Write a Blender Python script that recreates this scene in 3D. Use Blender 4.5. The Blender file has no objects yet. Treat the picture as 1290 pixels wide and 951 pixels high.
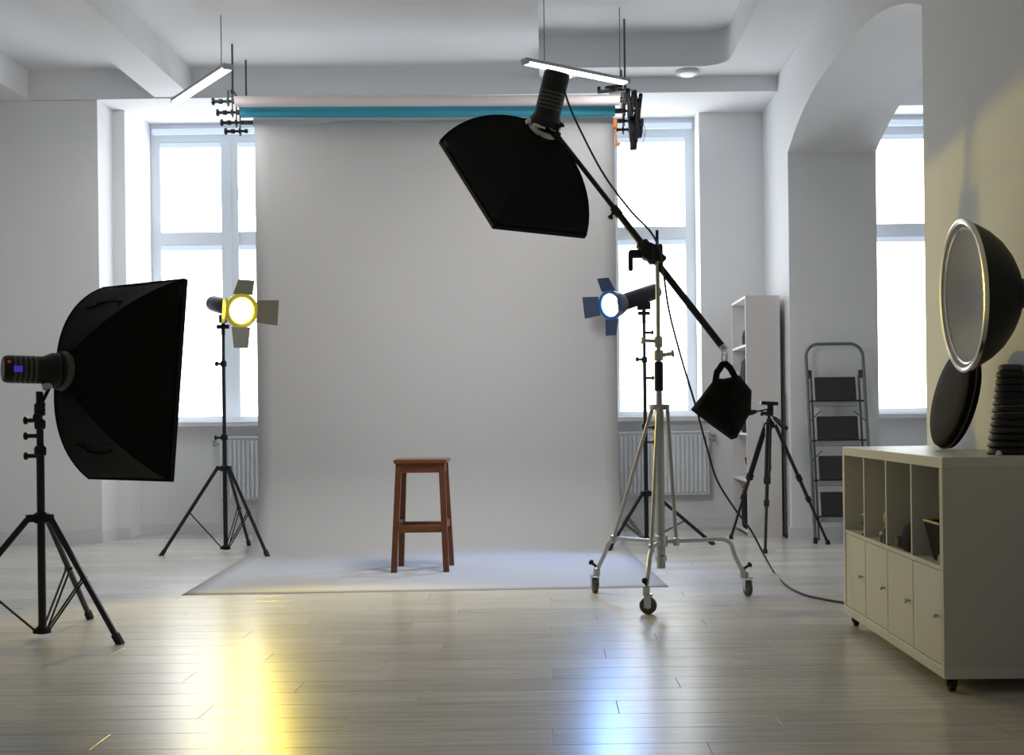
import bpy, math, random
from mathutils import Vector, Matrix
random.seed(7)
PI = math.pi
V = Vector
# ------------------------------------------------------------------ camera
F, PX, PY, ROLL, H = 1600.0, 691.0, 523.0, 0.0122, 0.98
scn = bpy.context.scene
col = scn.collection
cd = bpy.data.cameras.new('camera')
cam = bpy.data.objects.new('camera', cd); col.objects.link(cam)
cd.sensor_fit = 'HORIZONTAL'; cd.sensor_width = 36.0; cd.lens = 36.0*F/1290
cd.shift_x = -(PX-645)/1290; cd.shift_y = (PY-475.5)/1290
cd.clip_start = 0.05; cd.clip_end = 100
cr, sr = math.cos(ROLL), math.sin(ROLL)
m = Matrix(((cr, sr, 0, 0), (0, 0, -1, 0), (-sr, cr, 0, H), (0, 0, 0, 1)))
cam.matrix_world = m
scn.camera = cam
# ------------------------------------------------------------------ world, exposure, lights
vs = scn.view_settings
vs.view_transform = 'Standard'; vs.look = 'None'; vs.gamma = 1; vs.use_curve_mapping = False
vs.exposure = 0.0
w = bpy.data.worlds.new('world'); scn.world = w; w.use_nodes = True
w.node_tree.nodes['Background'].inputs[0].default_value = (0.90, 0.95, 1.0, 1)
w.node_tree.nodes['Background'].inputs[1].default_value = 0.13
BLIND_E = 4.6

def lamp(name, kind, loc, target, energy, color, **kw):
    l = bpy.data.lights.new(name, kind); l.energy = energy; l.color = color
    for k, v in kw.items(): setattr(l, k, v)
    o = bpy.data.objects.new(name, l); col.objects.link(o); o.location = loc
    o.rotation_euler = (V(target)-V(loc)).to_track_quat('-Z', 'Y').to_euler()
    return o

def at(px, py, Y):
    dx, dy = px-PX, -(py-PY)
    u = dx*cr - dy*sr; v = dx*sr*-1 + dy*cr
    # content is turned counter-clockwise by ROLL: undo it
    u = dx*cr + dy*sr
    return V((u/F*Y, Y, H + v/F*Y))
def on_floor(px, py):
    dx, dy = px-PX, -(py-PY)
    u = dx*cr + dy*sr; v = -dx*sr + dy*cr
    Y = H*F/(-v)
    return V((u/F*Y, Y, 0))

# ------------------------------------------------------------------ materials
def mat(name, c, rough=0.5, metal=0.0, bump=0.0, bscale=60.0, var=0.04, emit=None, estr=0.0, vscale=4.0, trans=0.0, coat=0.0, stretch=(1, 1, 1), sheen=0.0, spec=0.5):
    m = bpy.data.materials.new(name); m.use_nodes = True
    nt = m.node_tree; n = nt.nodes; L = nt.links
    b = n['Principled BSDF']
    tc = n.new('ShaderNodeTexCoord')
    mp = n.new('ShaderNodeMapping'); mp.inputs['Scale'].default_value = stretch
    L.new(tc.outputs['Object'], mp.inputs['Vector'])
    nz = n.new('ShaderNodeTexNoise'); nz.inputs['Scale'].default_value = vscale; nz.inputs['Detail'].default_value = 5
    L.new(mp.outputs[0], nz.inputs['Vector'])
    mx = n.new('ShaderNodeMix'); mx.data_type = 'RGBA'
    lo = [max(0, x*(1-var)) for x in c]; hi = [min(1, x*(1+var)) for x in c]
    mx.inputs[6].default_value = (*lo, 1); mx.inputs[7].default_value = (*hi, 1)
    L.new(nz.outputs['Fac'], mx.inputs[0]); L.new(mx.outputs[2], b.inputs['Base Color'])
    b.inputs['Roughness'].default_value = rough; b.inputs['Metallic'].default_value = metal
    b.inputs['Specular IOR Level'].default_value = spec
    if trans: b.inputs['Transmission Weight'].default_value = trans
    if coat: b.inputs['Coat Weight'].default_value = coat
    if sheen: b.inputs['Sheen Weight'].default_value = sheen
    if bump:
        n2 = n.new('ShaderNodeTexNoise'); n2.inputs['Scale'].default_value = bscale; n2.inputs['Detail'].default_value = 4
        L.new(mp.outputs[0], n2.inputs['Vector'])
        bp = n.new('ShaderNodeBump'); bp.inputs['Strength'].default_value = bump; bp.inputs['Distance'].default_value = 0.01
        L.new(n2.outputs['Fac'], bp.inputs['Height']); L.new(bp.outputs[0], b.inputs['Normal'])
    if emit:
        b.inputs['Emission Color'].default_value = (*emit, 1); b.inputs['Emission Strength'].default_value = estr
    return m
M = {}
M['wall'] = mat('white_wall_paint', (.85, .86, .875), .85, bump=.05, bscale=30, var=.02)
M['ceil'] = mat('white_ceiling_paint', (.83, .84, .86), .9, bump=.05, bscale=20, var=.02)
M['trimw'] = mat('white_trim', (.76, .77, .80), .5, var=.02)
M['pvc'] = mat('white_window_frame', (.72, .78, .84), .35, var=.02)
M['blind'] = mat('backlit_blind_fabric', (.8, .8, .8), .9, var=.02, emit=(.93, .97, 1.0), estr=BLIND_E)
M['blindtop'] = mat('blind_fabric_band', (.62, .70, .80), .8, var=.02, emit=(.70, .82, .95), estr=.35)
M['glass'] = mat('window_glass', (.9, .95, 1), .02, trans=1.0)
M['radiator'] = mat('white_radiator_enamel', (.74, .77, .80), .35, var=.02)
M['greypaper'] = mat('grey_seamless_paper', (.49, .49, .495), .8, bump=.03, bscale=15, var=.02, vscale=1.0)
M['teal'] = mat('teal_paper', (.045, .33, .47), .7, var=.05)
M['whitepaper'] = mat('pinkish_white_paper', (.72, .66, .66), .8, var=.02)
M['black'] = mat('black_plastic', (.008, .008, .010), .42, bump=.05, bscale=200, spec=.3)
M['blackmetal'] = mat('black_anodised_metal', (.014, .014, .016), .35, metal=.3)
M['fabric'] = mat('black_nylon_fabric', (.0045, .0045, .005), .75, bump=.25, bscale=14, var=.3, vscale=9, spec=.15)
M['lining'] = mat('silver_softbox_lining', (.5, .5, .5), .4, metal=.6)
M['diffuser'] = mat('lit_white_diffuser', (.8, .8, .8), .8, emit=(.95, .97, 1.0), estr=1.6)
M['diffuser2'] = mat('white_diffuser', (.8, .8, .8), .8)
M['chrome'] = mat('dull_chrome', (.52, .53, .54), .28, metal=1.0)
M['nickel'] = mat('satin_nickel_stand_tube', (.44, .455, .46), .38, metal=.7, var=.08)
M['rubber'] = mat('black_rubber', (.015, .015, .015), .75)
M['greytyre'] = mat('grey_caster_rubber', (.07, .07, .07), .6)
M['wood'] = mat('varnished_brown_wood', (.135, .045, .016), .35, bump=.08, bscale=30, var=.45, vscale=8, stretch=(6, 6, .6))
M['woodseat'] = mat('varnished_brown_wood_seat', (.16, .055, .021), .3, bump=.06, bscale=30, var=.4, vscale=8, stretch=(.6, 6, 6))
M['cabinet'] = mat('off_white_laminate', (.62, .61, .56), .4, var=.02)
M['cabend'] = mat('off_white_laminate_shaded', (.56, .55, .51), .45, var=.02)  # same laminate, darkened to paint in the shade on the near end
M['shelfw'] = mat('white_laminate', (.72, .70, .69), .5, var=.02)
M['ladgrey'] = mat('grey_painted_steel', (.17, .19, .19), .4, metal=.4)
M['alu'] = mat('light_grey_aluminium', (.36, .37, .37), .45, metal=.4)
M['tread'] = mat('dark_rubber_tread', (.035, .035, .037), .75, bump=.3, bscale=80)
M['silver'] = mat('silver_dish_interior', (.78, .78, .80), .42, metal=.8, bump=.05, bscale=120)
M['rim'] = mat('brushed_aluminium_rim', (.75, .73, .68), .25, metal=1)
M['dishback'] = mat('black_dish_enamel', (.012, .012, .012), .5, spec=.3)
M['yellowlens'] = mat('glowing_yellow_lens', (.9, .8, .1), .4, emit=(1.0, .80, .08), estr=16)
M['yellowring'] = mat('yellow_glow_rim', (.55, .45, .02), .4, metal=.2)  # the lamp's glow on ring and housing, put into their colour
M['bluelens'] = mat('glowing_blue_white_lens', (.7, .85, 1), .4, emit=(.36, .62, 1.0), estr=17)
M['bluering'] = mat('blue_gel_rim', (.04, .12, .40), .35, metal=.2)
M['flap'] = mat('lamplit_barn_door_metal', (.13, .125, .10), .45, metal=.2)  # black doors, raised to olive to paint in the yellow light on them
M['bluecoat'] = mat('dark_blue_black_metal', (.025, .045, .09), .4, metal=.2)
M['led'] = mat('lit_led_diffuser', (.9, .9, .9), .6, emit=(1, 1, 1), estr=5)
M['ledhouse'] = mat('grey_led_housing', (.38, .38, .38), .4, metal=.4)
M['wire'] = mat('thin_steel_wire', (.2, .2, .2), .4, metal=.6)
M['rod'] = mat('dark_threaded_rod', (.10, .09, .09), .5, metal=.5)
M['orange'] = mat('orange_plastic', (.55, .16, .01), .45)
M['blue_led'] = mat('small_blue_display', (.02, .01, .2), .4, emit=(.10, .06, .8), estr=.35)
M['red_led'] = mat('small_red_button', (.4, .01, .05), .4, emit=(.8, .02, .1), estr=.25)
M['greybag'] = mat('dark_cloth', (.006, .006, .008), .85, spec=.15)
M['redcloth'] = mat('red_cloth', (.5, .03, .02), .7)
M['clearplastic'] = mat('pale_plastic', (.6, .62, .62), .3)
M['amber'] = mat('amber_yellow_plastic', (.5, .36, .03), .4)
M['darkgrey'] = mat('dark_grey_plastic', (.05, .05, .05), .5)
M['cable'] = mat('black_cable_rubber', (.02, .02, .02), .5)
M['downglass'] = mat('frosted_lamp_glass', (.75, .78, .80), .3, emit=(1, 1, 1), estr=.5)
# floor plank material: pale grain along X, a little different from plank to plank
def plank_material():
    m = bpy.data.materials.new('whitewashed_laminate'); m.use_nodes = True
    nt = m.node_tree; n = nt.nodes; L = nt.links; b = n['Principled BSDF']
    tc = n.new('ShaderNodeTexCoord'); oi = n.new('ShaderNodeObjectInfo')
    ad = n.new('ShaderNodeVectorMath'); ad.operation = 'ADD'
    ml = n.new('ShaderNodeVectorMath'); ml.operation = 'SCALE'; ml.inputs['Scale'].default_value = 37.0
    cx = n.new('ShaderNodeCombineXYZ'); L.new(oi.outputs['Random'], cx.inputs[0]); L.new(oi.outputs['Random'], cx.inputs[1])
    L.new(cx.outputs[0], ml.inputs[0]); L.new(tc.outputs['Object'], ad.inputs[0]); L.new(ml.outputs[0], ad.inputs[1])
    mp = n.new('ShaderNodeMapping'); mp.inputs['Scale'].default_value = (1.0, 14, 14); L.new(ad.outputs[0], mp.inputs['Vector'])
    nz = n.new('ShaderNodeTexNoise'); nz.inputs['Scale'].default_value = 2.5; nz.inputs['Detail'].default_value = 8; nz.inputs['Roughness'].default_value = .6
    L.new(mp.outputs[0], nz.inputs['Vector'])
    rp = n.new('ShaderNodeValToRGB'); L.new(nz.outputs['Fac'], rp.inputs[0])
    rp.color_ramp.elements[0].position = .25; rp.color_ramp.elements[0].color = (.44, .42, .39, 1)
    rp.color_ramp.elements[1].position = .75; rp.color_ramp.elements[1].color = (.72, .70, .67, 1)
    hs = n.new('ShaderNodeHueSaturation'); mr = n.new('ShaderNodeMapRange')
    mr.inputs['To Min'].default_value = .90; mr.inputs['To Max'].default_value = 1.08
    L.new(oi.outputs['Random'], mr.inputs['Value']); L.new(mr.outputs[0], hs.inputs['Value']); L.new(rp.outputs[0], hs.inputs['Color'])
    L.new(hs.outputs[0], b.inputs['Base Color'])
    b.inputs['Roughness'].default_value = .26; b.inputs['Specular IOR Level'].default_value = .27
    bp = n.new('ShaderNodeBump'); bp.inputs['Strength'].default_value = .06; bp.inputs['Distance'].default_value = .004
    L.new(nz.outputs['Fac'], bp.inputs['Height']); L.new(bp.outputs[0], b.inputs['Normal'])
    return m
M['plank'] = plank_material()

# ------------------------------------------------------------------ mesh builder
ORG = {}
class MB:
    def __init__(s): s.v = []; s.f = []
    def add(s, vs, fs):
        k = len(s.v); s.v += [V(p) for p in vs]; s.f += [tuple(i+k for i in f) for f in fs]; return s
    def box(s, a, b, bev=0.0):
        x0, y0, z0 = a; x1, y1, z1 = b
        c = V(((x0+x1)/2, (y0+y1)/2, (z0+z1)/2))
        return s.obox(c, V((1, 0, 0)), V((0, 1, 0)), V((0, 0, 1)), (x1-x0)/2, (y1-y0)/2, (z1-z0)/2, bev)
    def obox(s, c, X, Y, Z, hx, hy, hz, bev=0.0):
        c = V(c); X = V(X).normalized(); Y = V(Y).normalized(); Z = V(Z).normalized()
        if bev <= 0:
            P = [c+X*hx*i+Y*hy*j+Z*hz*k for k in (-1, 1) for j in (-1, 1) for i in (-1, 1)]
            return s.add(P, [(0, 2, 3, 1), (4, 5, 7, 6), (0, 1, 5, 4), (2, 6, 7, 3), (0, 4, 6, 2), (1, 3, 7, 5)])
        b = min(bev, hx*.9, hy*.9, hz*.9)
        rings = []
        for (z, ix) in ((-hz, b), (-hz+b, 0), (hz-b, 0), (hz, b)):
            ax, ay = hx-ix, hy-ix
            q = [(-ax+b*(ix == 0), -ay), (ax-b*(ix == 0), -ay), (ax, -ay+b*(ix == 0)), (ax, ay-b*(ix == 0)), (ax-b*(ix == 0), ay), (-ax+b*(ix == 0), ay), (-ax, ay-b*(ix == 0)), (-ax, -ay+b*(ix == 0))]
            if ix: q = [(-ax+b*.4, -ay), (ax-b*.4, -ay), (ax, -ay+b*.4), (ax, ay-b*.4), (ax-b*.4, ay), (-ax+b*.4, ay), (-ax, ay-b*.4), (-ax, -ay+b*.4)]
            rings.append([c+X*p[0]+Y*p[1]+Z*z for p in q])
        vs = [p for r in rings for p in r]; fs = [tuple(range(7, -1, -1)), tuple(range(24, 32))]
        for r in range(3):
            for i in range(8):
                j = (i+1) % 8; fs.append((r*8+i, r*8+j, (r+1)*8+j, (r+1)*8+i))
        return s.add(vs, fs)
    def tube(s, pts, r, n=10, caps=True):
        pts = [V(p) for p in pts]; rs = r if isinstance(r, (list, tuple)) else [r]*len(pts)
        vs = []; up = None
        for i, p in enumerate(pts):
            t = (pts[min(i+1, len(pts)-1)]-pts[max(i-1, 0)]).normalized()
            if up is None:
                up = V((0, 0, 1)) if abs(t.z) < .9 else V((1, 0, 0))
            a = (up - t*up.dot(t)).normalized(); b = t.cross(a); up = a
            for k in range(n):
                q = 2*PI*k/n; vs.append(p+a*math.cos(q)*rs[i]+b*math.sin(q)*rs[i])
        fs = []
        for i in range(len(pts)-1):
            for k in range(n):
                j = (k+1) % n; fs.append((i*n+k, i*n+j, (i+1)*n+j, (i+1)*n+k))
        if caps:
            fs.append(tuple(range(n-1, -1, -1))); fs.append(tuple(range((len(pts)-1)*n, len(pts)*n)))
        return s.add(vs, fs)
    def lathe(s, o, ax, prof, n=32, ref=None, cap='both'):
        """prof: list of (distance along axis, radius)"""
        o = V(o); t = V(ax).normalized(); ref = V(ref) if ref else (V((0, 0, 1)) if abs(t.z) < .9 else V((1, 0, 0)))
        a = (ref-t*ref.dot(t)).normalized(); b = t.cross(a); vs = []
        for (d, r) in prof:
            for k in range(n):
                q = 2*PI*k/n; vs.append(o+t*d+a*math.cos(q)*r+b*math.sin(q)*r)
        fs = []
        for i in range(len(prof)-1):
            for k in range(n):
                j = (k+1) % n; fs.append((i*n+k, i*n+j, (i+1)*n+j, (i+1)*n+k))
        if cap == 'loop':
            e = (len(prof)-1)*n
            for k in range(n):
                j = (k+1) % n; fs.append((e+k, e+j, j, k))
            return s.add(vs, fs)
        if cap in ('both', 'start') and prof[0][1] > 1e-6: fs.append(tuple(range(n-1, -1, -1)))
        if cap == 'both' and prof[-1][1] > 1e-6: fs.append(tuple(range((len(prof)-1)*n, len(prof)*n)))
        return s.add(vs, fs)
    def plate(s, poly, th):
        """thin solid from a planar polygon"""
        poly = [V(p) for p in poly]; nn = (poly[1]-poly[0]).cross(poly[2]-poly[0]).normalized()*th*.5; k = len(poly)
        vs = [p-nn for p in poly]+[p+nn for p in poly]
        fs = [tuple(range(k-1, -1, -1)), tuple(range(k, 2*k))]+[(i, (i+1) % k, k+(i+1) % k, k+i) for i in range(k)]
        return s.add(vs, fs)
    def build(s, name, m, parent=None, org=None, smooth=30):
        if parent is not None: org = ORG[parent]
        elif org is None:
            xs = [p.x for p in s.v]; ys = [p.y for p in s.v]
            org = V(((min(xs)+max(xs))/2, (min(ys)+max(ys))/2, min(p.z for p in s.v)))
        org = V(org)
        me = bpy.data.meshes.new(name); me.from_pydata([tuple(p-org) for p in s.v], [], s.f)
        me.validate(); me.update()
        if smooth:
            me.shade_smooth(); me.set_sharp_from_angle(angle=math.radians(smooth))
        me.materials.append(M[m] if isinstance(m, str) else m)
        o = bpy.data.objects.new(name, me); col.objects.link(o)
        if parent is not None: o.parent = parent
        else: o.location = org
        ORG[o] = org
        return o
def fix_normals():
    import bmesh
    done = set()
    for o in bpy.data.objects:
        if o.type == 'MESH' and o.data.name not in done:
            done.add(o.data.name); bm = bmesh.new(); bm.from_mesh(o.data)
            bmesh.ops.recalc_face_normals(bm, faces=bm.faces); bm.to_mesh(o.data); bm.free()
def tag(o, label=None, cat=None, group=None, kind=None):
    if label: o['label'] = label
    if cat: o['category'] = cat
    if group: o['group'] = group
    if kind: o['kind'] = kind
    return o
def thing(name, loc, label, cat, group=None):
    o = bpy.data.objects.new(name, None); col.objects.link(o); o.location = V(loc); o.empty_display_size = .1
    ORG[o] = V(loc); return tag(o, label, cat, group)
def struct(name, mb, m, label=None, org=None):
    o = mb.build(name, m, org=org); o['kind'] = 'structure'
    if label: o['label'] = label
    return o
def tree_copy(root, delta, label=None):
    """copy of a thing with its parts and sub-parts"""
    r = root.copy(); col.objects.link(r); r.location = root.location+V(delta)
    if label: r['label'] = label
    def rec(a, b):
        for ch in list(a.children):
            c = ch.copy(); col.objects.link(c); c.parent = b; rec(ch, c)
    rec(root, r); ORG[r] = r.location.copy()
    return r
def spline(pts, k=8):
    pts = [V(p) for p in pts]; out = []
    P = [pts[0]*2-pts[1]]+pts+[pts[-1]*2-pts[-2]]
    for i in range(1, len(P)-2):
        a, b, c, d = P[i-1], P[i], P[i+1], P[i+2]
        for j in range(k):
            t = j/k
            out.append(.5*((2*b)+(c-a)*t+(2*a-5*b+4*c-d)*t*t+(3*b-a-3*c+d)*t**3))
    out.append(pts[-1]); return out

# ------------------------------------------------------------------ room shell
XR, XR2, YP, YN = 1.87, 2.55, 9.80, 6.28     # right wall faces, far pier front, near pier end
YB, YW = 10.90, 11.30                          # back wall face, window plane
ZS, ZT = 0.95, 3.60                            # sill, window head
XL, XE = -5.2, 5.4
fl = MB().box((XL-.2, -.6, -.12), (XE+.2, 11.6, -.012))
floor = struct('floor', fl, 'plank', 'pale whitewashed laminate floor')
# planks laid along X, each its own piece
PW, PLN, PTH = 0.190, 1.38, 0.012
plank_cache = {}
def plank(x0, x1, y0):
    key = round(x1-x0, 3)
    if key not in plank_cache:
        mb = MB(); g = .0007; hx = (x1-x0)/2; b = .0010
        mb.v = []
        A = [(-hx+g, -PW/2+g), (hx-g, -PW/2+g), (hx-g, PW/2-g), (-hx+g, PW/2-g)]
        B = [(-hx+g+b, -PW/2+g+b), (hx-g-b, -PW/2+g+b), (hx-g-b, PW/2-g-b), (-hx+g+b, PW/2-g-b)]
        vs = [(x, y, -PTH) for x, y in A]+[(x, y, -b*.3) for x, y in A]+[(x, y, 0) for x, y in B]
        fs = [(8, 9, 10, 11)]+[(i, (i+1) % 4, 4+(i+1) % 4, 4+i) for i in range(4)]+[(4+i, 4+(i+1) % 4, 8+(i+1) % 4, 8+i) for i in range(4)]
        me = bpy.data.meshes.new('plank'); me.from_pydata(vs, [], fs); me.materials.append(M['plank']); plank_cache[key] = me
    o = bpy.data.objects.new('plank', plank_cache[key]); col.objects.link(o); o.parent = floor
    o.location = V(((x0+x1)/2, y0+PW/2, 0))-ORG[floor]
row = 0; y = 3.40; XA, XB = -4.6, 3.3
while y < 10.9:
    off = [(0.0), (.46), (.92), (.20), (.70)][row % 5]
    x = XA - off
    hw = (y+PW)*.46   # only the width the view can reach is built plank by plank
    while x < XB:
        if x+PLN > -hw-.3 and x < (y+PW)*.40+.3:
            plank(x, x+PLN, y)
        x += PLN
    y += PW; row += 1
st = MB()
yy = -.5; r2 = 0
def flat_plank(mb, x0, x1, y0):
    g = .0006
    mb.box((x0+g, y0+g, -PTH), (x1-g, y0+PW-g, 0))
yr = 3.40-PW; 
while yr > -.6:
    x = XL+(r2*.46) % PLN-PLN
    while x < XE: flat_plank(st, max(x, XL), min(x+PLN, XE), yr); x += PLN
    yr -= PW; r2 += 1
# outer planks beside the individually laid ones
y = 3.40; row = 0
while y < 11.0:
    off = [(0.0), (.46), (.92), (.20), (.70)][row % 5]; x = XA-off-PLN*2; hw = (y+PW)*.46
    while x < XE:
        inside = (x+PLN > -hw-.3 and x < (y+PW)*.40+.3 and x > XA-off-1e-4 and x < XB)
        if not inside and y < 10.9 and x+PLN > XL: flat_plank(st, max(x, XL), min(x+PLN, XE), y)
        x += PLN
    y += PW; row += 1
tag(st.build('plank', 'plank', floor), kind='stuff')

# back wall with three window niches
wins = [(-3.50, -2.10), (-0.15, 1.32), (2.65, 4.05)]
bw = MB()
bw.box((XL, YB, 0), (XE, YB+.5, ZS)); bw.box((XL, YB, ZT), (XE, YB+.5, 4.0))
xs = [XL]+[q for wq in wins for q in wq]+[XE]
for i in range(0, len(xs), 2): bw.box((xs[i], YB, ZS), (xs[i+1], YB+.5, ZT))
wall_back = struct('wall_back', bw, 'wall', 'white back wall with three deep window niches')
pl = MB().box((XL, 10.215, 0), (-3.60, YB-.002, 3.558)).box((-3.60, 10.57, 0), (-3.50, YB-.002, 3.558))
pl.build('pier', 'wall', wall_back)
struct('wall_left', MB().box((XL-.25, -.6, 0), (XL, 11.4, 3.95)), 'wall', 'white side wall on the left')
# right wall with segmental arch
rw = MB()
rw.box((XR, YP, 0), (XR2, YB, 4.0)); rw.box((XR, .5, 0), (XR2, YN, 4.0))
zs, rise = 2.985, .27; yc = (YP+YN)/2; hs = (YP-YN)/2
Rr = (hs*hs+rise*rise)/(2*rise)
arc = []
NA = 28
for i in range(NA+1):
    y = YP+(YN-YP)*i/NA
    # slightly fuller than a pure circle near the springing
    t = abs((y-yc)/hs); z = zs+rise*(1-t**2.6)
    arc.append((y, z))
for i in range(NA):
    (y0, z0), (y1, z1) = arc[i], arc[i+1]
    P = [(XR, y0, z0), (XR, y1, z1), (XR, y1, 4.0), (XR, y0, 4.0), (XR2, y0, z0), (XR2, y1, z1), (XR2, y1, 4.0), (XR2, y0, 4.0)]
    rw.add(P, [(0, 1, 2, 3), (7, 6, 5, 4), (4, 5, 1, 0), (3, 2, 6, 7)])
wall_right = struct('wall_right', rw, 'wall', 'right wall pierced by a wide shallow arch')
struct('wall_far_right', MB().box((XE, .5, 0), (XE+.25, 11.4, 3.95)), 'wall', 'side wall of the bay beyond the arch')
# ceiling: lower field on the left, higher field on the right of x = -0.04
ce = MB().box((XL-.2, -.6, 3.80), (-.04, 11.4, 4.15)).box((-.04, -.6, 3.95), (XE+.2, 11.4, 4.15))
struct('ceiling', ce, 'ceil', 'white plastered ceiling in two levels')
bm_ = MB().box((XL, 10.20, 3.56), (XR-.002, YB-.002, 3.80)).box((-.04, 10.2, 3.8), (XR-.002, YB-.002, 3.95))
struct('beam_1', bm_, 'ceil', 'white beam along the back wall')
struct('beam_2', MB().box((-4.9, 1.0, 3.56), (-4.14, 10.198, 3.80)), 'ceil', 'white lengthwise beam at the far left')
struct('beam_3', MB().box((-3.13, 1.0, 3.57), (-2.83, 10.198, 3.80)), 'ceil', 'white lengthwise beam left of the hanging lamp')
struct('beam_4', MB().box((-3.38, 1.0, 3.70), (-3.132, 9.16, 3.799)), 'ceil', 'low boxed duct running along the lengthwise beam')
# transverse beam with rounded inner corner and lengthwise beam along the right wall
cb = MB()
y0, y1, zb = 9.9, 10.198, 3.685
R0 = .22
path = [(-.04, y0)]+[(1.42-R0+R0*math.sin(a), y0-R0+R0*math.cos(a)) for a in [PI/2*i/8 for i in range(9)]]
path += [(1.42, 1.0)]
outer = [(-.04, y1), (XR-.002, y1), (XR-.002, 1.0)]
poly = path+outer[::-1]
k = len(poly)
cb.add([(x, y, zb) for x, y in poly]+[(x, y, 3.95) for x, y in poly], [tuple(range(k)), tuple(range(2*k-1, k-1, -1))]+[(i, (i+1) % k, k+(i+1) % k, k+i) for i in range(k)])
struct('beam_5', cb, 'ceil', 'dropped white beam with a rounded inner corner')
# baseboards
struct('baseboard_back', MB().box((-3.50, YB-.018, 0), (XR, YB-.001, .09)).box((XR2, YB-.018, 0), (XE, YB-.001, .09)), 'trimw')
struct('baseboard_left', MB().box((XL, 10.182, 0), (-3.582, 10.199, .09)).box((-3.599, 10.2, 0), (-3.582, 10.57, .09)).box((-3.582, 10.553, 0), (-3.482, 10.569, .09)), 'trimw')
struct('baseboard_right', MB().box((XR-.016, YP-.016, 0), (XR-.001, YB-.02, .09)).box((XR-.001, YP-.016, 0), (XR2+.016, YP-.001, .09)).box((XR-.016, .6, 0), (XR-.001, YN+.016, .09)).box((XR-.001, YN+.001, 0), (XR2, YN+.016, .09)), 'trimw')

# windows
def window(idx, x0, x1, mull, handle_x, labels):
    fr = MB(); yf0, yf1 = YW-.04, YW+.04
    fr.box((x0+.001, yf0, 3.44), (x1-.001, yf1, ZT-.001)); fr.box((x0+.001, yf0, ZS+.001), (x1-.001, yf1, 1.0))
    cols = [x0, (mull-.075, mull+.075), x1]
    fr.box((x0+.001, yf0, 1.0), (x0+.085, yf1, 3.44)); fr.box((x1-.085, yf0, 1.0), (x1-.001, yf1, 3.44))
    win = fr.build('window_%d' % idx, 'pvc'); tag(win, labels, kind='structure')
    MB().box((mull-.075, yf0-.012, 1.0), (mull+.075, yf1, 3.44)).box((mull-.012, yf0-.02, 1.0), (mull+.012, yf0-.012, 3.44)).build('mullion', 'pvc', win)
    for (a, b) in ((x0+.085, mull-.075), (mull+.075, x1-.085)):
        MB().box((a, yf0, 2.53), (b, yf1, 2.64)).build('transom', 'pvc', win)
        for (z0, z1) in ((1.0, 2.53), (2.64, 3.44)):
            MB().box((a, YW+.02, z0), (b, YW+.026, z1)).build('glass_pane', 'glass', win)
            bl = MB(); bl.box((a+.004, YW-.020, z0+.004), (b-.004, YW-.014, z1-.012)); bb = bl.build('blind', 'blind', win)
            MB().box((a+.004, YW-.034, z1-.05), (b-.004, YW-.008, z1-.004)).build('blind_roll', 'blindtop', win)
    hh = MB(); hx = handle_x
    hh.box((hx-.012, yf0-.03, 2.95), (hx+.012, yf0-.012, 3.02)).box((hx-.009, yf0-.05, 2.90), (hx+.009, yf0-.03, 3.02))
    hh.build('window_handle', 'pvc', win)
    MB().box((x0+.02, yf0-.035, 3.50), (x1-.02, yf0-.001, 3.555), .008).build('blind_rail', 'blindtop', win)
    MB().box((x0-.03, YB-.10, ZS-.035), (x1+.03, YW-.04, ZS+.012), .006).build('sill', 'trimw', win)
    return win
window(1, *wins[0], -2.80, -2.72, 'tall window with glowing blinds behind the yellow lamp')
window(2, *wins[1], .56, .62, 'tall window with glowing blinds behind the boom stand')
window(3, *wins[2], 3.55, 3.50, 'tall window seen through the arch')
# radiators
def radiator(x0, x1, label, valve_left):
    t = thing('radiator', ((x0+x1)/2, 10.83, .0), label, 'radiator', None)
    z0, z1 = .29, .82; ya, yb = 10.775, 10.865
    MB().box((x0, ya+.02, z0), (x1, yb-.02, z1)).build('panel', 'radiator', t)
    n = int((x1-x0)/.037)
    f = MB()
    for i in range(n):
        a = x0+.01+(x1-x0-.02)*i/n; f.box((a, ya, z0+.02), (a+.022, ya+.021, z1-.025), .004)
    tag(f.build('rib', 'radiator', t), kind='stuff')
    MB().box((x0-.004, ya+.004, z1-.004), (x1+.004, yb, z1+.012), .003).build('top_grille', 'radiator', t)
    s = -1 if valve_left else 1; xe = x0 if valve_left else x1
    MB().tube([(xe, 10.83, z1-.05), (xe+s*.06, 10.83, z1-.05)], .010).tube([(xe+s*.05, 10.83, z1-.075), (xe+s*.05, 10.83, z1-.02)], .017).build('valve', 'chrome', t)
    MB().box((x0+.1, yb-.021, z0+.05), (x0+.13, YB-.001, z1-.05)).build('bracket', 'radiator', t)
    MB().box((x1-.13, yb-.021, z0+.05), (x1-.10, YB-.001, z1-.05)).build('bracket', 'radiator', t)
radiator(-2.80, -1.85, 'white ribbed radiator below the left window, behind the yellow lamp stand', True)
radiator(.15, 1.36, 'white ribbed radiator below the window behind the boom stand', False)

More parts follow.
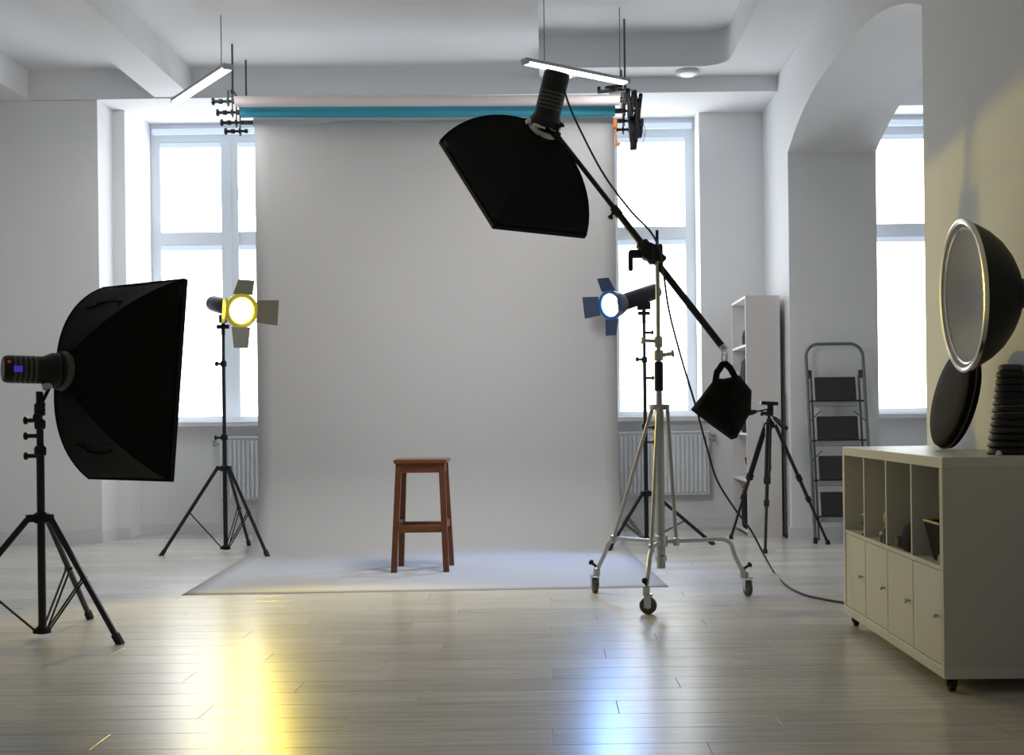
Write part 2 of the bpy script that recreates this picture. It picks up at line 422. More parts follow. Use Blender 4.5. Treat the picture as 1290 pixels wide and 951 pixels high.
# ------------------------------------------------------------------ backdrop
WS = .035                                     # the backdrop is hung a little askew
XC0, XL0, XR0 = -.84, -2.20, .53
def yoff(x): return (x-XC0)*WS
def sweep():
    t = thing('paper_backdrop', (XC0, 9.0, 0), 'wide grey seamless paper sweep hanging down and running over the floor', 'backdrop')
    prof = []                                  # (y, z) along the sheet
    zt, yv, R = 3.232, 9.66, .62
    for i in range(13): prof.append((yv, zt-(zt-R-.0009)*i/12))
    for i in range(1, 17):
        a = PI/2*i/16; prof.append((yv-R+R*math.cos(a), .0009+R-R*math.sin(a)))
    yend = 7.13
    for i in range(1, 15): prof.append((yv-R-(yv-R-yend)*i/14, .0009))
    NX = 24; mb = MB(); vs = []
    for i, (y, z) in enumerate(prof):
        drift = .055*max(0, (yv-y))            # the sheet creeps sideways as it runs out
        for j in range(NX+1):
            u = j/NX; x = XL0+(XR0-XL0)*u
            ripple = .006*math.sin(u*7+1)*min(1, z*.6)+.004*math.sin(u*17)*min(1, z*.3)
            flat = 1 if z < .01 else 0
            lift = 0
            vs.append(V((x+drift, y+yoff(x)+ripple, z+lift)))
    k = len(vs); W = NX+1
    fs = [(i*W+j, i*W+j+1, (i+1)*W+j+1, (i+1)*W+j) for i in range(len(prof)-1) for j in range(NX)]
    mb.add(vs, fs); o = mb.build('paper_sheet', 'greypaper', t, smooth=60)
    so = o.modifiers.new('thickness', 'SOLIDIFY'); so.thickness = .0004; so.offset = 0
    return t
bdrop = sweep()
def paper_roll(Y, z, x0, x1, r, m, core, name, label, parent=None):
    a = V((x0, Y+yoff(x0), z)); b = V((x1, Y+yoff(x1), z)); L = (b-a).length
    mb = MB().lathe(a, b-a, [(0, r*.55), (0, r), (L, r), (L, r*.55)], 28)
    if parent: o = mb.build(name, m, parent)
    else: o = mb.build(name, m); tag(o, label, 'backdrop roll', None)
    c = MB().tube([a-(b-a).normalized()*(x0+2.315), b+(b-a).normalized()*(.60-x1)], r*.5, 14); c.build('core_tube', core, o)
    return o
R1 = (9.45, 3.330); R2 = (9.575, 3.278); R3 = (9.695, 3.230); R4 = (9.81, 3.190)
paper_roll(*R1, -2.29, .56, .040, 'whitepaper', 'darkgrey', 'paper_roll', 'pinkish white paper roll, topmost of the hanging rolls')
paper_roll(*R2, -2.28, .53, .040, 'teal', 'darkgrey', 'paper_roll', 'teal blue paper roll hanging just below the white roll')
paper_roll(*R3, -2.21, .52, .034, 'greypaper', 'darkgrey', 'paper_roll', '', bdrop)

def hanger(xm, s, label, ztop):
    t = thing('roll_hanger', (xm, 9.62, 3.13), label, 'hanger', 'ceiling hangers at the ends of the paper rolls')
    for yy in (9.55, 9.98):
        MB().tube([(xm+yoff(xm)*0, yy, 3.42), (xm, yy, ztop)], .0075, 8).build('rod', 'rod', t)
    MB().obox((xm, 9.765, 3.415), (1, 0, 0), (0, 1, -.10), (0, .1, 1), .010, .24, .014).build('crossbar', 'rod', t)
    for i, (Y, z) in enumerate((R1, R2, R3, R4)):
        Yx = Y+yoff(xm)
        MB().tube([(xm+s*.004, Yx+.03, 3.42), (xm+s*.004, Yx+.03, z-.03)], .006, 8).build('drop_bar', 'rod', t)
        sp = MB().lathe((xm+s*.115, Yx, z), (-s, 0, 0), [(0, .026), (.012, .028), (.02, .012), (.045, .012), (.05, .018), (.075, .018), (.08, .010), (.15, .010), (.155, .016), (.175, .016)], 16)
        sp.box((xm-.006, Yx-.012, z-.02), (xm+.006, Yx+.034, z+.02))
        sp.build('spindle', 'black', t)
    return t
hanger(-2.345, -1, 'dark rod hanger with four black spindles at the left end of the rolls', 3.80)
hanger(.605, 1, 'dark rod hanger with black spindles at the right end of the rolls', 3.95)
# clamps hung on the right hanger
def bundle():
    t = thing('clamp_bundle', (.63, 9.50, 3.02), 'bunch of black spring clamps hanging at the right end of the paper rolls', 'clamps')
    for k, (dx, dy, zc, hh, r) in enumerate([(.01, -.02, 3.30, .11, .026), (.065, .0, 3.28, .12, .024), (.03, .03, 3.16, .10, .034), (.075, -.03, 3.12, .08, .022), (.03, 0, 3.03, .07, .028)]):
        c = MB(); x, y = .63+dx, 9.50+dy
        c.obox((x-r*.4, y, zc), (1, 0, .1), (0, 1, 0), (-.1, 0, 1), r*.60, .026, hh, .006)
        c.obox((x+r*.5, y+.008, zc-.01), (1, 0, -.12), (0, 1, 0), (.12, 0, 1), r*.60, .024, hh*.9, .006)
        c.tube([(x-r, y, zc+hh*.1), (x+r, y, zc+hh*.1)], .022, 10)
        c.box((x-r*.9, y-.02, zc-hh-.006), (x-r*.1, y+.02, zc-hh+.03), .004)
        c.build('clamp', 'black', t)
    w1 = MB().tube(spline([(.70, 9.49, 3.22), (.735, 9.49, 3.15), (.75, 9.48, 3.08), (.735, 9.48, 3.03)]), .0018, 6)
    w1.tube(spline([(.69, 9.47, 3.20), (.72, 9.47, 3.10), (.74, 9.46, 3.05), (.72, 9.46, 2.99)]), .0018, 6)
    w1.build('wire_loop', 'wire', t)
    h = MB().tube([(.63, 9.5, 3.20), (.615, 9.52, 3.42)], .008, 8).tube([(.60, 9.55, 3.42), (.68, 9.49, 3.40)], .01, 8); h.build('hook', 'chrome', t)
bundle()
oc = MB()
a = at(774, 150, 9.62); b = at(777, 182, 9.60)
oc.obox((a+b)/2, (1, 0, 0), (0, 1, 0), b-a, .006, .02, (b-a).length/2, .003)
oc.obox(at(775, 156, 9.60), (1, 0, 0), (0, 1, 0), (0, 0, 1), .016, .022, .035, .006).obox(at(778, 182, 9.60), (1, 0, 0), (0, 1, 0), (.3, 0, 1), .018, .02, .012, .004)
tag(oc.build('spring_clamp', 'orange'), 'orange spring clamp gripping the top right edge of the grey paper', 'clamp')
bc = MB()
a = at(753, 116, 9.42); b = at(783, 113, 9.45)
bc.obox((a+b)/2+V((0, 0, .0)), b-a, (0, 1, 0), (0, 0, 1), .09, .02, .010, .004).obox((a+b)/2+V((.03, 0, .03)), V((1, 0, .12)), (0, 1, 0), (-.12, 0, 1), .065, .018, .010, .004)
bc.tube([(a+b)/2+V((.05, -.03, .015)), (a+b)/2+V((.05, .03, .015))], .018, 12)
bc.obox((a+b)/2+V((-.08, 0, .01)), (1, 0, 0), (0, 1, 0), (0, 0, 1), .012, .02, .02, .004)
bc.box(((a+b)/2).to_tuple(), ((a+b)/2+V((.11, .10, .012))).to_tuple())
tag(bc.build('spring_clamp', 'black'), 'black clamp lying sideways above the right end of the white roll', 'clamp')

# ------------------------------------------------------------------ ceiling lamps
def led(a, b, zc, wires, label):
    a = V(a); b = V(b); d = (b-a).normalized(); side = V((0, 0, 1)).cross(d); c = (a+b)/2; hl = (b-a).length/2
    t = thing('hanging_lamp', c, label, 'lamp', 'linear lamps hung from the ceiling')
    MB().obox(c+V((0, 0, .014)), d, side, (0, 0, 1), hl+.03, .034, .012, .003).build('housing', 'ledhouse', t)
    MB().obox(c+V((0, 0, -.004)), d, side, (0, 0, 1), hl, .031, .007).build('diffuser', 'led', t)
    for q in (-1, 1): MB().obox(c+d*q*(hl+.014)+V((0, 0, .002)), d, side, (0, 0, 1), .012, .034, .014, .003).build('end_cap', 'ledhouse', t)
    for q in wires:
        p = a.lerp(b, q)+V((0, 0, .04)); MB().tube([p, (p.x, p.y, zc)], .0035, 6).build('hanging_wire', 'wire', t)
    l = lamp('lamp_light', 'AREA', c+V((0, 0, -.02)), c+V((0, 0, -1)), 10, (1, .98, .96), shape='RECTANGLE', size=.04, size_y=2*hl)
    l.rotation_euler = (0, 0, math.atan2(d.y, d.x)-PI/2); return t
pa = at(286, 86, 8.78); pb = at(222, 130, 9.68); pb.z = pa.z
led(pa, pb, 3.80, (.1, ), 'slanting lit strip lamp hung left of the paper backdrop')
pa = at(664, 79, 8.75); pb = at(787, 105, 9.30); pb.z = pa.z
led(pa, pb, 3.95, (.17, .95), 'lit strip lamp hung above the overhead softbox')
# the overhead softbox's own light is added beside it below
def downlight(px, py, label):
    p = at(px, py, 10.03); p.z = zb
    t = thing('downlight', p, label, 'lamp', None)
    MB().lathe(p, (0, 0, -1), [(0.0, .085), (.012, .092), (.03, .088), (.034, .070), (.02, .066)], 32, cap='start').build('bezel', 'trimw', t)
    MB().lathe(p+V((0, 0, -.018)), (0, 0, -1), [(0, .066), (.022, .05), (.03, .0)], 24).build('lens', 'downglass', t)
downlight(866, 95, 'round white downlight under the dropped beam, right of the rolls')
downlight(712, 94, 'round white downlight just behind the strip lamp and strobe head')

# ------------------------------------------------------------------ helpers for gear
def tee_knob(mb, p, d, L=.045, r=.012):
    p = V(p); d = V(d).normalized()
    mb.tube([p, p+d*L], r*.8, 8); mb.lathe(p+d*L, d, [(-.004, r*.9), (0, r*1.5), (.010, r*1.5), (.014, r*.9)], 12)
def light_stand(centre, feet, hub_z, low_z, segs, leg_r, label, knobs, mid=.56):
    c = V((centre[0], centre[1], 0))
    t = thing('light_stand', c, label, 'light stand')
    P = lambda z: V((c.x, c.y, z))
    for i, (z0, z1, r) in enumerate(segs): MB().tube([P(z0), P(z1)], r, 14).build('pole', 'blackmetal', t)
    for (z0, z1, r) in segs[:-1]: MB().lathe(P(z1-.035), (0, 0, 1), [(0, r+.003), (.004, r+.008), (.034, r+.009), (.044, r+.003)], 16).build('collar', 'black', t)
    hb = MB().lathe(P(hub_z-.025), (0, 0, 1), [(0, segs[0][2]+.005), (.006, .032), (.040, .034), (.05, segs[0][2]+.005)], 18)
    lo = MB().lathe(P(low_z), (0, 0, 1), [(0, segs[0][2]+.004), (.004, .026), (.03, .026), (.036, segs[0][2]+.004)], 18)
    for f in feet:
        f = V(f); d = (V((f.x, f.y, 0))-c).normalized()
        top = P(hub_z)+d*.055; hb.obox(P(hub_z)+d*.035, d, d.cross(V((0, 0, 1))), (0, 0, 1), .03, .014, .017, .003)
        foot = V((f.x, f.y, leg_r*1.1+.004)); dl = (foot-top).normalized(); sd = dl.cross(V((0, 0, 1))).normalized(); up = sd.cross(dl)
        lg = MB().obox((top+foot)/2, dl, sd, up, (foot-top).length/2, leg_r*.8, leg_r, leg_r*.45).build('leg', 'blackmetal', t)
        MB().obox(foot, dl, sd, up, .03, leg_r*1.05, leg_r*1.2, .004).build('rubber_foot', 'rubber', lg)
        q = top.lerp(foot, mid); b0 = P(low_z+.016)+d*.03
        br = MB(); dd = (q-b0)
        for s in (-1, 1): br.tube([b0+sd*s*.010, q+sd*s*.010], leg_r*.36, 6)
        br.tube([q-sd*.018, q+sd*.018], .006, 8); br.build('brace', 'blackmetal', t)
        lo.obox(P(low_z+.016)+d*.028, d, sd, (0, 0, 1), .012, .013, .012, .002)
    hb.build('hub', 'black', t); lo.build('spreader', 'black', t)
    for (z, d) in knobs:
        k = MB(); tee_knob(k, P(z)+V(d)*.012, d); k.build('knob', 'black', t)
    return t

def softbox(name, C, n, a, b, W, Hh, D, rr, label, bulge=.6, head_len=.30, head_r=.052, lit=False, head_axis=None, ringm='chrome'):
    C = V(C); n = V(n).normalized(); a = V(a).normalized(); b = V(b).normalized()
    ring = C-n*D
    t = thing(name, ring, label, 'softbox')
    K = 10; NS = 14
    per = []
    for (p, q) in (((-1, -1), (1, -1)), ((1, -1), (1, 1)), ((1, 1), (-1, 1)), ((-1, 1), (-1, -1))):
        for i in range(K):
            u = i/K; per.append((p[0]+(q[0]-p[0])*u, p[1]+(q[1]-p[1])*u, abs(2*u-1)))
    def pos(s, k, inset=0.0):
        x, y, e = per[k % len(per)]
        A = (1-bulge)*s+bulge*(1-math.cos(PI/2*s)); Rr = (1-bulge)*s+bulge*math.sin(PI/2*s)
        th = math.atan2(y*Hh, x*W); rx, ry = math.cos(th)*rr, math.sin(th)*rr
        px, py = rx+(x*W/2-rx)*Rr, ry+(y*Hh/2-ry)*Rr
        pinch = 1-.07*math.sin(PI*s)*(1-e**2)-inset
        return C-n*D*(1-A)+a*px*pinch+b*py*pinch
    N = len(per)
    sh = MB(); vs = [pos(i/NS, k) for i in range(NS+1) for k in range(N)]
    fs = [(i*N+k, i*N+(k+1) % N, (i+1)*N+(k+1) % N, (i+1)*N+k) for i in range(NS) for k in range(N)]
    sh.add(vs, fs); s = sh.build('fabric_shell', 'fabric', t, smooth=35)
    so = s.modifiers.new('thickness', 'SOLIDIFY'); so.thickness = .004; so.offset = -1
    # seam piping along the four ribs
    for k in (0, K, 2*K, 3*K):
        MB().tube([pos(i/NS, k)+((pos(i/NS, k)-C+n*D*.5).normalized())*.002 for i in range(NS+1)], .004, 6).build('seam', 'fabric', s)
    rim = MB(); cs = [C+a*x*W/2+b*y*Hh/2 for x, y in ((-1, -1), (1, -1), (1, 1), (-1, 1))]
    for i in range(4):
        d = cs[(i+1) % 4]-cs[i]; o = d.normalized().cross(n)
        rim.obox((cs[i]+cs[(i+1) % 4])/2+n*.006, d, o, n, d.length/2+.003, .004, .014, .003)
    rim.build('rim', 'fabric', t)
    MB().obox(C+n*.002, a, b, n, W/2-.008, Hh/2-.008, .002).build('diffuser', 'diffuser' if lit else 'diffuser2', t)
    # vent flaps (two shallow arcs on the upper and lower panels)
    # speed ring and strobe head
    MB().lathe(ring-n*.03, n, [(0, rr*.75), (.004, rr*1.0), (.03, rr*1.08), (.042, rr*1.0), (.045, rr*.7)], 32).build('speed_ring', ringm, t)
    h = V(head_axis).normalized() if head_axis else n
    hb = ring-n*.02
    hd = MB().lathe(hb, -h, [(0, head_r*1.25), (.03, head_r*1.28), (.06, head_r*1.06), (.075, head_r), (head_len-.02, head_r), (head_len-.005, head_r*.93), (head_len, head_r*.82)], 28)
    hd = hd.build('strobe_head', 'black', t)
    g = MB()
    for q in range(5): g.lathe(hb-h*(.10+.022*q), -h, [(0, head_r*1.0), (.003, head_r*1.018), (.008, head_r*1.018), (.011, head_r)], 28)
    g.build('vent_band', 'darkgrey', hd)
    return t, ring, hb-h*head_len, hd, pos

# ------------------------------------------------------------------ left softbox on its stand
s1 = light_stand((-2.295, 5.73), [(-1.90, 5.57, 0), (-2.28, 6.27, 0), (-2.70, 5.44, 0)], .545, .022,
    [(.022, .86, .0175), (.80, .98, .0155), (.95, 1.055, .012)], .0135,
    'thick black light stand under the large softbox at the left edge of the view', [(.825, (-1, -.1, 0)), (.915, (-1, -.1, 0)), (.985, (-1, -.1, 0)), (1.0, (.2, -1, 0))], mid=.5)
n1 = V((.57, .82, -.10)).normalized(); a1 = V((.82, -.57, 0)); a1 = (a1-n1*a1.dot(n1)).normalized(); b1 = a1.cross(n1)*1
b1 = b1 if b1.z > 0 else -b1
C1 = at(171, 480, 6.12)
SB1 = softbox('strip_softbox', C1, n1, a1, b1, .615, .95, .40, .085, 'large black rectangular softbox on the stand at the left, seen from behind', bulge=.44, head_len=.238, head_r=.062, head_axis=V((.84, .54, -.02)), ringm='darkgrey')
t1, ring1, tail1, hd1, pos1 = SB1
# display and button on the back of the strobe head
hx1 = V((.84, .54, -.02)).normalized()
sd1 = hx1.cross(V((0, 0, 1))).normalized()
MB().obox(tail1+hx1*.055+sd1*.061, hx1, (0, 0, 1), sd1, .018, .014, .003, .001).build('display', 'blue_led', hd1)
MB().lathe(tail1+hx1*.02+sd1*.050+V((0, 0, .03)), sd1, [(0, .008), (.006, .007)], 12).build('button', 'red_led', hd1)
# bracket between pole top and ring
br = MB(); pt = V((-2.295, 5.73, 1.055)); rg = ring1-n1*.03
br.lathe(pt-V((0, 0, .05)), (0, 0, 1), [(0, .018), (.005, .024), (.05, .024), (.06, .016)], 14)
br.obox((pt+rg)/2+V((0, 0, -.01)), rg-pt, (0, 0, 1), (rg-pt).cross(V((0, 0, 1))), (rg-pt).length/2+.01, .016, .014, .003)
br.tube([pt+V((0, 0, -.01)), pt+V((0, 0, .06))], .016, 10)
tee_knob(br, pt+V((.02, -.02, -.005)), (.3, -1, .1)); br.build('tilt_bracket', 'black', t1)
MB().obox(ring1-n1*.06+V((-.01, -.02, -.075)), (1, 0, .3), (0, 1, 0), (-.3, 0, 1), .022, .006, .016, .003).build('clamp_lever', 'chrome', t1)
# vent flaps on the shell
for zz in (1, -1):
    pts = [pos1(.55+.12*math.cos(q), (25 if zz > 0 else 5)+round(2.6*math.sin(q)))+b1*zz*.006 for q in [PI*i/8-PI/2 for i in range(9)]]
    MB().tube(spline(pts, 3), .004, 6).build('vent_flap', 'fabric', t1)

# ------------------------------------------------------------------ yellow lamp
def barn_lamp(name, lens_c, axis, body_end, flaps, ringm, lensm, label, body_r, side_m, body_m, R=.118):
    lens_c = V(lens_c); ax = V(axis).normalized(); t = thing(name, lens_c, label, 'lamp')
    up = (V((0, 0, 1))-ax*ax.z).normalized(); sd = ax.cross(up)
    MB().lathe(lens_c-ax*.10, ax, [(0, R*.72), (.05, R*.9), (.095, R*.98), (.11, R*1.02), (.125, R*1.02), (.127, R*.86), (.105, R*.84)], 36, cap='start').build('reflector', body_m, t)
    MB().lathe(lens_c+ax*.010, ax, [(0, R*1.04), (.012, R*1.06), (.018, R*.96), (.014, R*.80), (.0, R*.80)], 36, cap='loop').build('front_ring', ringm, t)
    MB().lathe(lens_c-ax*.004, ax, [(0, R*.82), (.010, R*.80), (.022, R*.5), (.026, 0)], 36).build('lens', lensm, t)
    e = V(body_end); d = (e-(lens_c-ax*.10)).normalized(); L = (e-(lens_c-ax*.10)).length
    MB().lathe(lens_c-ax*.10-d*.01, d, [(0, body_r*.9), (.03, body_r*.82), (.05, body_r), (L-.03, body_r), (L-.008, body_r*.92), (L, body_r*.75)], 28).build('strobe_head', 'black', t)
    for (sgn, vert, wi, wo, ln, tilt) in flaps:
        base_dir = up if vert else sd; cross = sd if vert else up
        o = base_dir*sgn; p0 = lens_c+ax*.022+o*R*.98; out = (o*math.cos(tilt)+ax*math.sin(tilt)).normalized()
        f = MB().plate([p0-cross*wi, p0+cross*wi, p0+cross*wo+out*ln, p0-cross*wo+out*ln], .002)
        f.build('barn_door', side_m, t)
    hk = MB()
    for (sgn, vert, *_r) in flaps:
        o = (up if vert else sd)*sgn; cross = sd if vert else up; p0 = lens_c+ax*.02+o*R*.99
        hk.tube([p0-cross*.045, p0+cross*.045], .005, 8)
    hk.build('hinge', ringm, t)
    return t
s2 = light_stand((-2.385, 9.34), [on_floor(205, 700), on_floor(336, 701), (-2.33, 9.82, 0)], .62, .02,
    [(.02, .86, .0165), (.82, 1.40, .0135), (1.36, 1.62, .0115)], .0125, 'slim black light stand carrying the yellow lamp, left of the paper backdrop',
    [(.845, (-1, -.2, 0)), (1.385, (-.6, -.8, 0))], mid=.52)
LY = at(303, 391, 9.05); axY = V((.62, -.76, -.16)).normalized()
yl = barn_lamp('barn_door_lamp', LY, axY, at(270, 381, 9.42)+V((-.03, .05, 0)),
    [(1, True, .075, .062, .115, .40), (-1, True, .072, .055, .15, .15), (-1, False, .080, .092, .15, .45), (1, False, .080, .092, .13, .9)],
    'yellowring', 'yellowlens', 'glowing yellow lamp with black barn doors in front of the left window', .06, 'flap', 'yellowring', R=.118)
MB().tube([(-2.385, 9.34, 1.60), (-2.385, 9.34, 1.70)], .014, 10).obox((-2.375, 9.30, 1.715), (1, -1, 0), (1, 1, 0), (0, 0, 1), .035, .016, .03, .004).tube([(-2.43, 9.34, 1.66), (-2.34, 9.34, 1.66)], .016, 10).build('swivel', 'black', yl)
lamp('yellow_light', 'SPOT', LY+axY*.05, LY+axY*.05+V((.31, -.95, -.08)), 205, (1.0, .75, .06), spot_size=math.radians(86), spot_blend=.25, shadow_soft_size=.07)

# ------------------------------------------------------------------ blue lamp
s3 = light_stand((.725, 9.53), [(.43, 9.13, 0), (1.20, 9.46, 0), (.52, 9.98, 0)], .385, .022,
    [(.02, .90, .0165), (.87, 1.40, .0135), (1.37, 1.68, .0115)], .0125, 'slim black light stand carrying the blue lamp, right of the paper backdrop',
    [(.77, (1, -.2, 0)), (.88, (1, -.3, 0)), (1.39, (-.9, -.4, 0)), (1.25, (1, -.2, 0)), (1.59, (1, -.3, 0))], mid=.55)
LB = at(771, 384, 9.30); axB = V((-.66, -.72, -.16)).normalized()
blm = barn_lamp('barn_door_lamp', LB, axB, at(828, 366, 9.66),
    [(1, True, .065, .055, .11, .45), (-1, True, .06, .05, .12, .25), (1, False, .07, .08, .12, .5), (-1, False, .07, .08, .12, 1.1)],
    'bluering', 'bluelens', 'bluish white glowing lamp with dark barn doors beside the boom stand', .062, 'bluecoat', 'bluecoat', R=.105)
MB().tube([(.725, 9.53, 1.66), (.725, 9.53, 1.765)], .014, 10).obox((.725, 9.53, 1.79), (1, .4, .1), (-.4, 1, 0), (0, 0, 1), .05, .018, .028, .004).tube([(.68, 9.52, 1.735), (.77, 9.52, 1.735)], .014, 10).build('swivel', 'black', blm)
lamp('blue_light', 'SPOT', LB+axB*.05, V((-.45, 7.6, 0)), 105, (.22, .45, 1.0), spot_size=math.radians(84), spot_blend=.5, shadow_soft_size=.06)

# ------------------------------------------------------------------ stool
ST = .0012
def stool():
    t = thing('wooden_stool', (-.815, 8.17, ST), 'brown varnished wooden stool standing alone on the grey paper', 'stool')
    B = [(-.985, 8.0), (-.655, 8.0), (-.650, 8.35), (-.980, 8.35)]
    T = [(-.950, 8.035), (-.680, 8.035), (-.680, 8.31), (-.950, 8.31)]
    zt = .685; h = .0185
    for (x0, y0), (x1, y1) in zip(B, T):
        P = []
        for (x, y, z) in ((x0, y0, ST), (x1, y1, zt)):
            P += [(x-h, y-h, z), (x+h, y-h, z), (x+h, y+h, z), (x-h, y+h, z)]
        MB().add(P, [(3, 2, 1, 0), (4, 5, 6, 7)]+[(i, (i+1) % 4, 4+(i+1) % 4, 4+i) for i in range(4)]).build('leg', 'wood', t)
    MB().box((-.982, 8.005, zt), (-.648, 8.34, .712), .005).build('seat', 'woodseat', t)
    def L(i, z): return V(B[i]).to_3d().lerp(V(T[i]).to_3d(), (z-ST)/(zt-ST)) if False else V((B[i][0]+(T[i][0]-B[i][0])*(z-ST)/(zt-ST), B[i][1]+(T[i][1]-B[i][1])*(z-ST)/(zt-ST), z))
    for (i, j) in ((0, 1), (1, 2), (3, 2), (0, 3)):
        a, b = L(i, .655), L(j, .655); d = b-a
        MB().obox((a+b)/2, d, d.cross(V((0, 0, 1))), (0, 0, 1), d.length/2-.017, .010, .029).build('apron', 'woodseat' if i+j in (1, 5) else 'wood', t)
        zz = .272 if i+j in (1, 5) else .292
        a, b = L(i, zz), L(j, zz); d = b-a
        MB().obox((a+b)/2, d, d.cross(V((0, 0, 1))), (0, 0, 1), d.length/2-.017, .011, .022, .002).build('rung', 'woodseat' if i+j in (1, 5) else 'wood', t)
stool()

# ------------------------------------------------------------------ boom stand
BC = V((.585, 6.71, 0))
def boom_stand():
    t = thing('boom_stand', BC, 'silver rolling boom stand on three casters holding the overhead softbox', 'boom stand')
    P = lambda z: V((BC.x, BC.y, z))
    MB().tube([P(.165), P(1.03)], .023, 18).build('column', 'nickel', t)
    MB().tube([P(1.0), P(1.26)], .0165, 14).build('column', 'chrome', t)
    MB().lathe(P(1.10), (0, 0, 1), [(0, .018), (.004, .0235), (.15, .0235), (.155, .018)], 16).build('grip', 'black', t)
    MB().tube([P(1.24), P(1.84)], .0115, 14).build('column', 'nickel', t)
    MB().tube([P(1.82), P(1.95)], .008, 10).build('spigot', 'black', t)
    MB().lathe(P(1.262), (0, 0, 1), [(0, .02), (.004, .026), (.05, .026), (.056, .014)], 16).build('collar', 'nickel', t)
    MB().lathe(P(1.33), (0, 0, 1), [(0, .014), (.004, .023), (.055, .023), (.06, .014)], 16).build('collar', 'nickel', t)
    k = MB(); tee_knob(k, P(1.29)+V((.02, 0, 0)), (1, -.1, .15), .05, .013); k.build('knob', 'nickel', t)
    k = MB(); tee_knob(k, P(1.365)+V((-.02, 0, 0)), (-1, -.1, .05), .06, .012); k.build('knob', 'nickel', t)
    MB().lathe(P(1.0), (0, 0, 1), [(0, .03), (.004, .055), (.028, .055), (.032, .03)], 18).build('top_collar', 'nickel', t)
    MB().lathe(P(.275), (0, 0, 1), [(0, .028), (.005, .036), (.06, .036), (.065, .028)], 18).build('base_hub', 'chrome', t)
    MB().lathe(P(.20), (0, 0, 1), [(0, .024), (.004, .031), (.03, .031), (.034, .024)], 16).build('base_hub', 'chrome', t)
    feet = [on_floor(746, 746), on_floor(813, 774), on_floor(944, 750)]
    for i, f in enumerate(feet):
        f.z = 0; r = (f-BC); d = r.normalized(); sd = d.cross(V((0, 0, 1)))
        ra = .315 if i < 2 else .36
        elbow = BC+d*ra+V((0, 0, .305)); cast = BC+d*(r.length-.035)+V((0, 0, .125))
        arm = spline([P(.305)+d*.03, BC+d*(ra*.6)+V((0, 0, .306)), elbow-d*.03+V((0, 0, .002)), elbow+d*.025+V((0, 0, -.02)), elbow.lerp(cast, .5)+d*.004, cast], 5)
        MB().tube(arm, .0115, 12).build('base_arm', 'nickel', t)
        MB().lathe(cast-V((0, 0, .03)), (0, 0, 1), [(0, .014), (.004, .018), (.04, .018), (.045, .012)], 14).build('socket', 'chrome', t)
        at_r = ra if i < 2 else .085
        leg0 = P(1.01)+d*.045; leg1 = BC+d*at_r+V((0, 0, .30))
        MB().tube([leg0, leg1], .0105, 12).build('leg', 'nickel', t)
        j = MB().lathe(leg1-V((0, 0, .02)), (0, 0, 1), [(0, .012), (.005, .018), (.04, .018), (.045, .012)], 12)
        j.build('joint', 'chrome', t)
        # caster: fork, wheel, brake
        cdir = [V((.25, -1, 0)), V((1, -.25, 0)), V((.3, -1, 0))][i].normalized(); ca = cdir.cross(V((0, 0, 1)))
        hub = V((cast.x, cast.y, 0.0))+cdir*.012+V((0, 0, .042)); hub += d*.02
        ct = MB()
        for s in (-1, 1): ct.obox(hub+ca*s*.019+V((0, 0, .022)), cdir, ca, (0, 0, 1), .017, .002, .032, .001)
        ct.obox(hub+V((0, 0, .055)), cdir, ca, (0, 0, 1), .024, .022, .003, .001).tube([hub-ca*.023, hub+ca*.023], .006, 8)
        ct.tube([hub+V((0, 0, .055)), hub+V((0, 0, .085))], .008, 8)
        wh = MB().lathe(hub-ca*.014, ca, [(0, .018), (.001, .034), (.004, .042), (.024, .042), (.027, .034), (.028, .018)], 24).build('caster_wheel', 'greytyre', t)
        MB().lathe(hub-ca*.0155, ca, [(0, .006), (.001, .016), (.030, .016), (.031, .006)], 16).build('wheel_hub', 'chrome', wh)
        ct.build('caster_fork', 'chrome', t)
        kb = MB(); tee_knob(kb, cast+V((0, 0, .02))+d*.005, d*.6+V((0, 0, .35)), .035, .010); kb.build('knob', 'black', t)
    # tie from left leg to hub and lower collar of the column
    # boom
    tip = at(700, 168, 7.10); low = at(911, 438, 6.50); piv = at(822, 318, 6.66)
    d = (low-tip).normalized()
    MB().tube([tip, tip.lerp(low, .40)], .0135, 14).build('boom_arm', 'black', t)
    MB().tube([tip.lerp(low, .38), low], .0185, 14).build('boom_arm', 'black', t)
    cl = MB(); pc = tip.lerp(low, .38); cl.tube([pc-d*.02, pc+d*.035], .023, 14); tee_knob(cl, pc+V((-.015, -.01, -.01)), (-.5, -.3, -1), .03, .010)
    cl.build('boom_lock', 'black', t)
    sd = d.cross(V((0, 1, 0))).normalized()
    bp = tip.lerp(low, .575)
    cp = MB().obox(bp, d, (0, 1, 0), sd, .075, .034, .034, .010)
    cp.lathe(bp+V((0, .05, 0)), (0, -1, 0), [(0, .035), (.005, .045), (.10, .045), (.105, .035)], 20)
    cp.obox(V((BC.x, BC.y, 1.83)), (1, 0, 0), (0, 1, 0), (0, 0, 1), .028, .03, .045, .008)
    cp.obox(bp+V((-.065, 0, -.01)), (1, 0, 0), (0, 1, 0), (0, 0, 1), .04, .02, .022, .008).obox(bp+V((-.095, 0, -.05)), (1, 0, 0), (0, 1, 0), (0, 0, 1), .012, .014, .05, .005)
    cp.obox(bp+V((.055, 0, -.025)), (1, 0, -.9), (0, 1, 0), (.9, 0, 1), .04, .02, .025, .008)
    cp.build('boom_clamp', 'black', t)
    MB().tube([bp+V((0, 0, .0)), V((BC.x, BC.y, 1.80))], .02, 12).build('clamp_neck', 'black', t)
    hk = MB().tube([low+d*-.01, low+d*.015], .0195, 14)
    loop = [low+d*.012+V((.014*math.sin(q), 0, -.033+.033*math.cos(q))) for q in [2*PI*i/16 for i in range(17)]]
    hk.tube(loop, .003, 6, caps=False); hk.build('end_ring', 'chrome', t)
    # mount at upper end
    return t, tip, low, d, bp
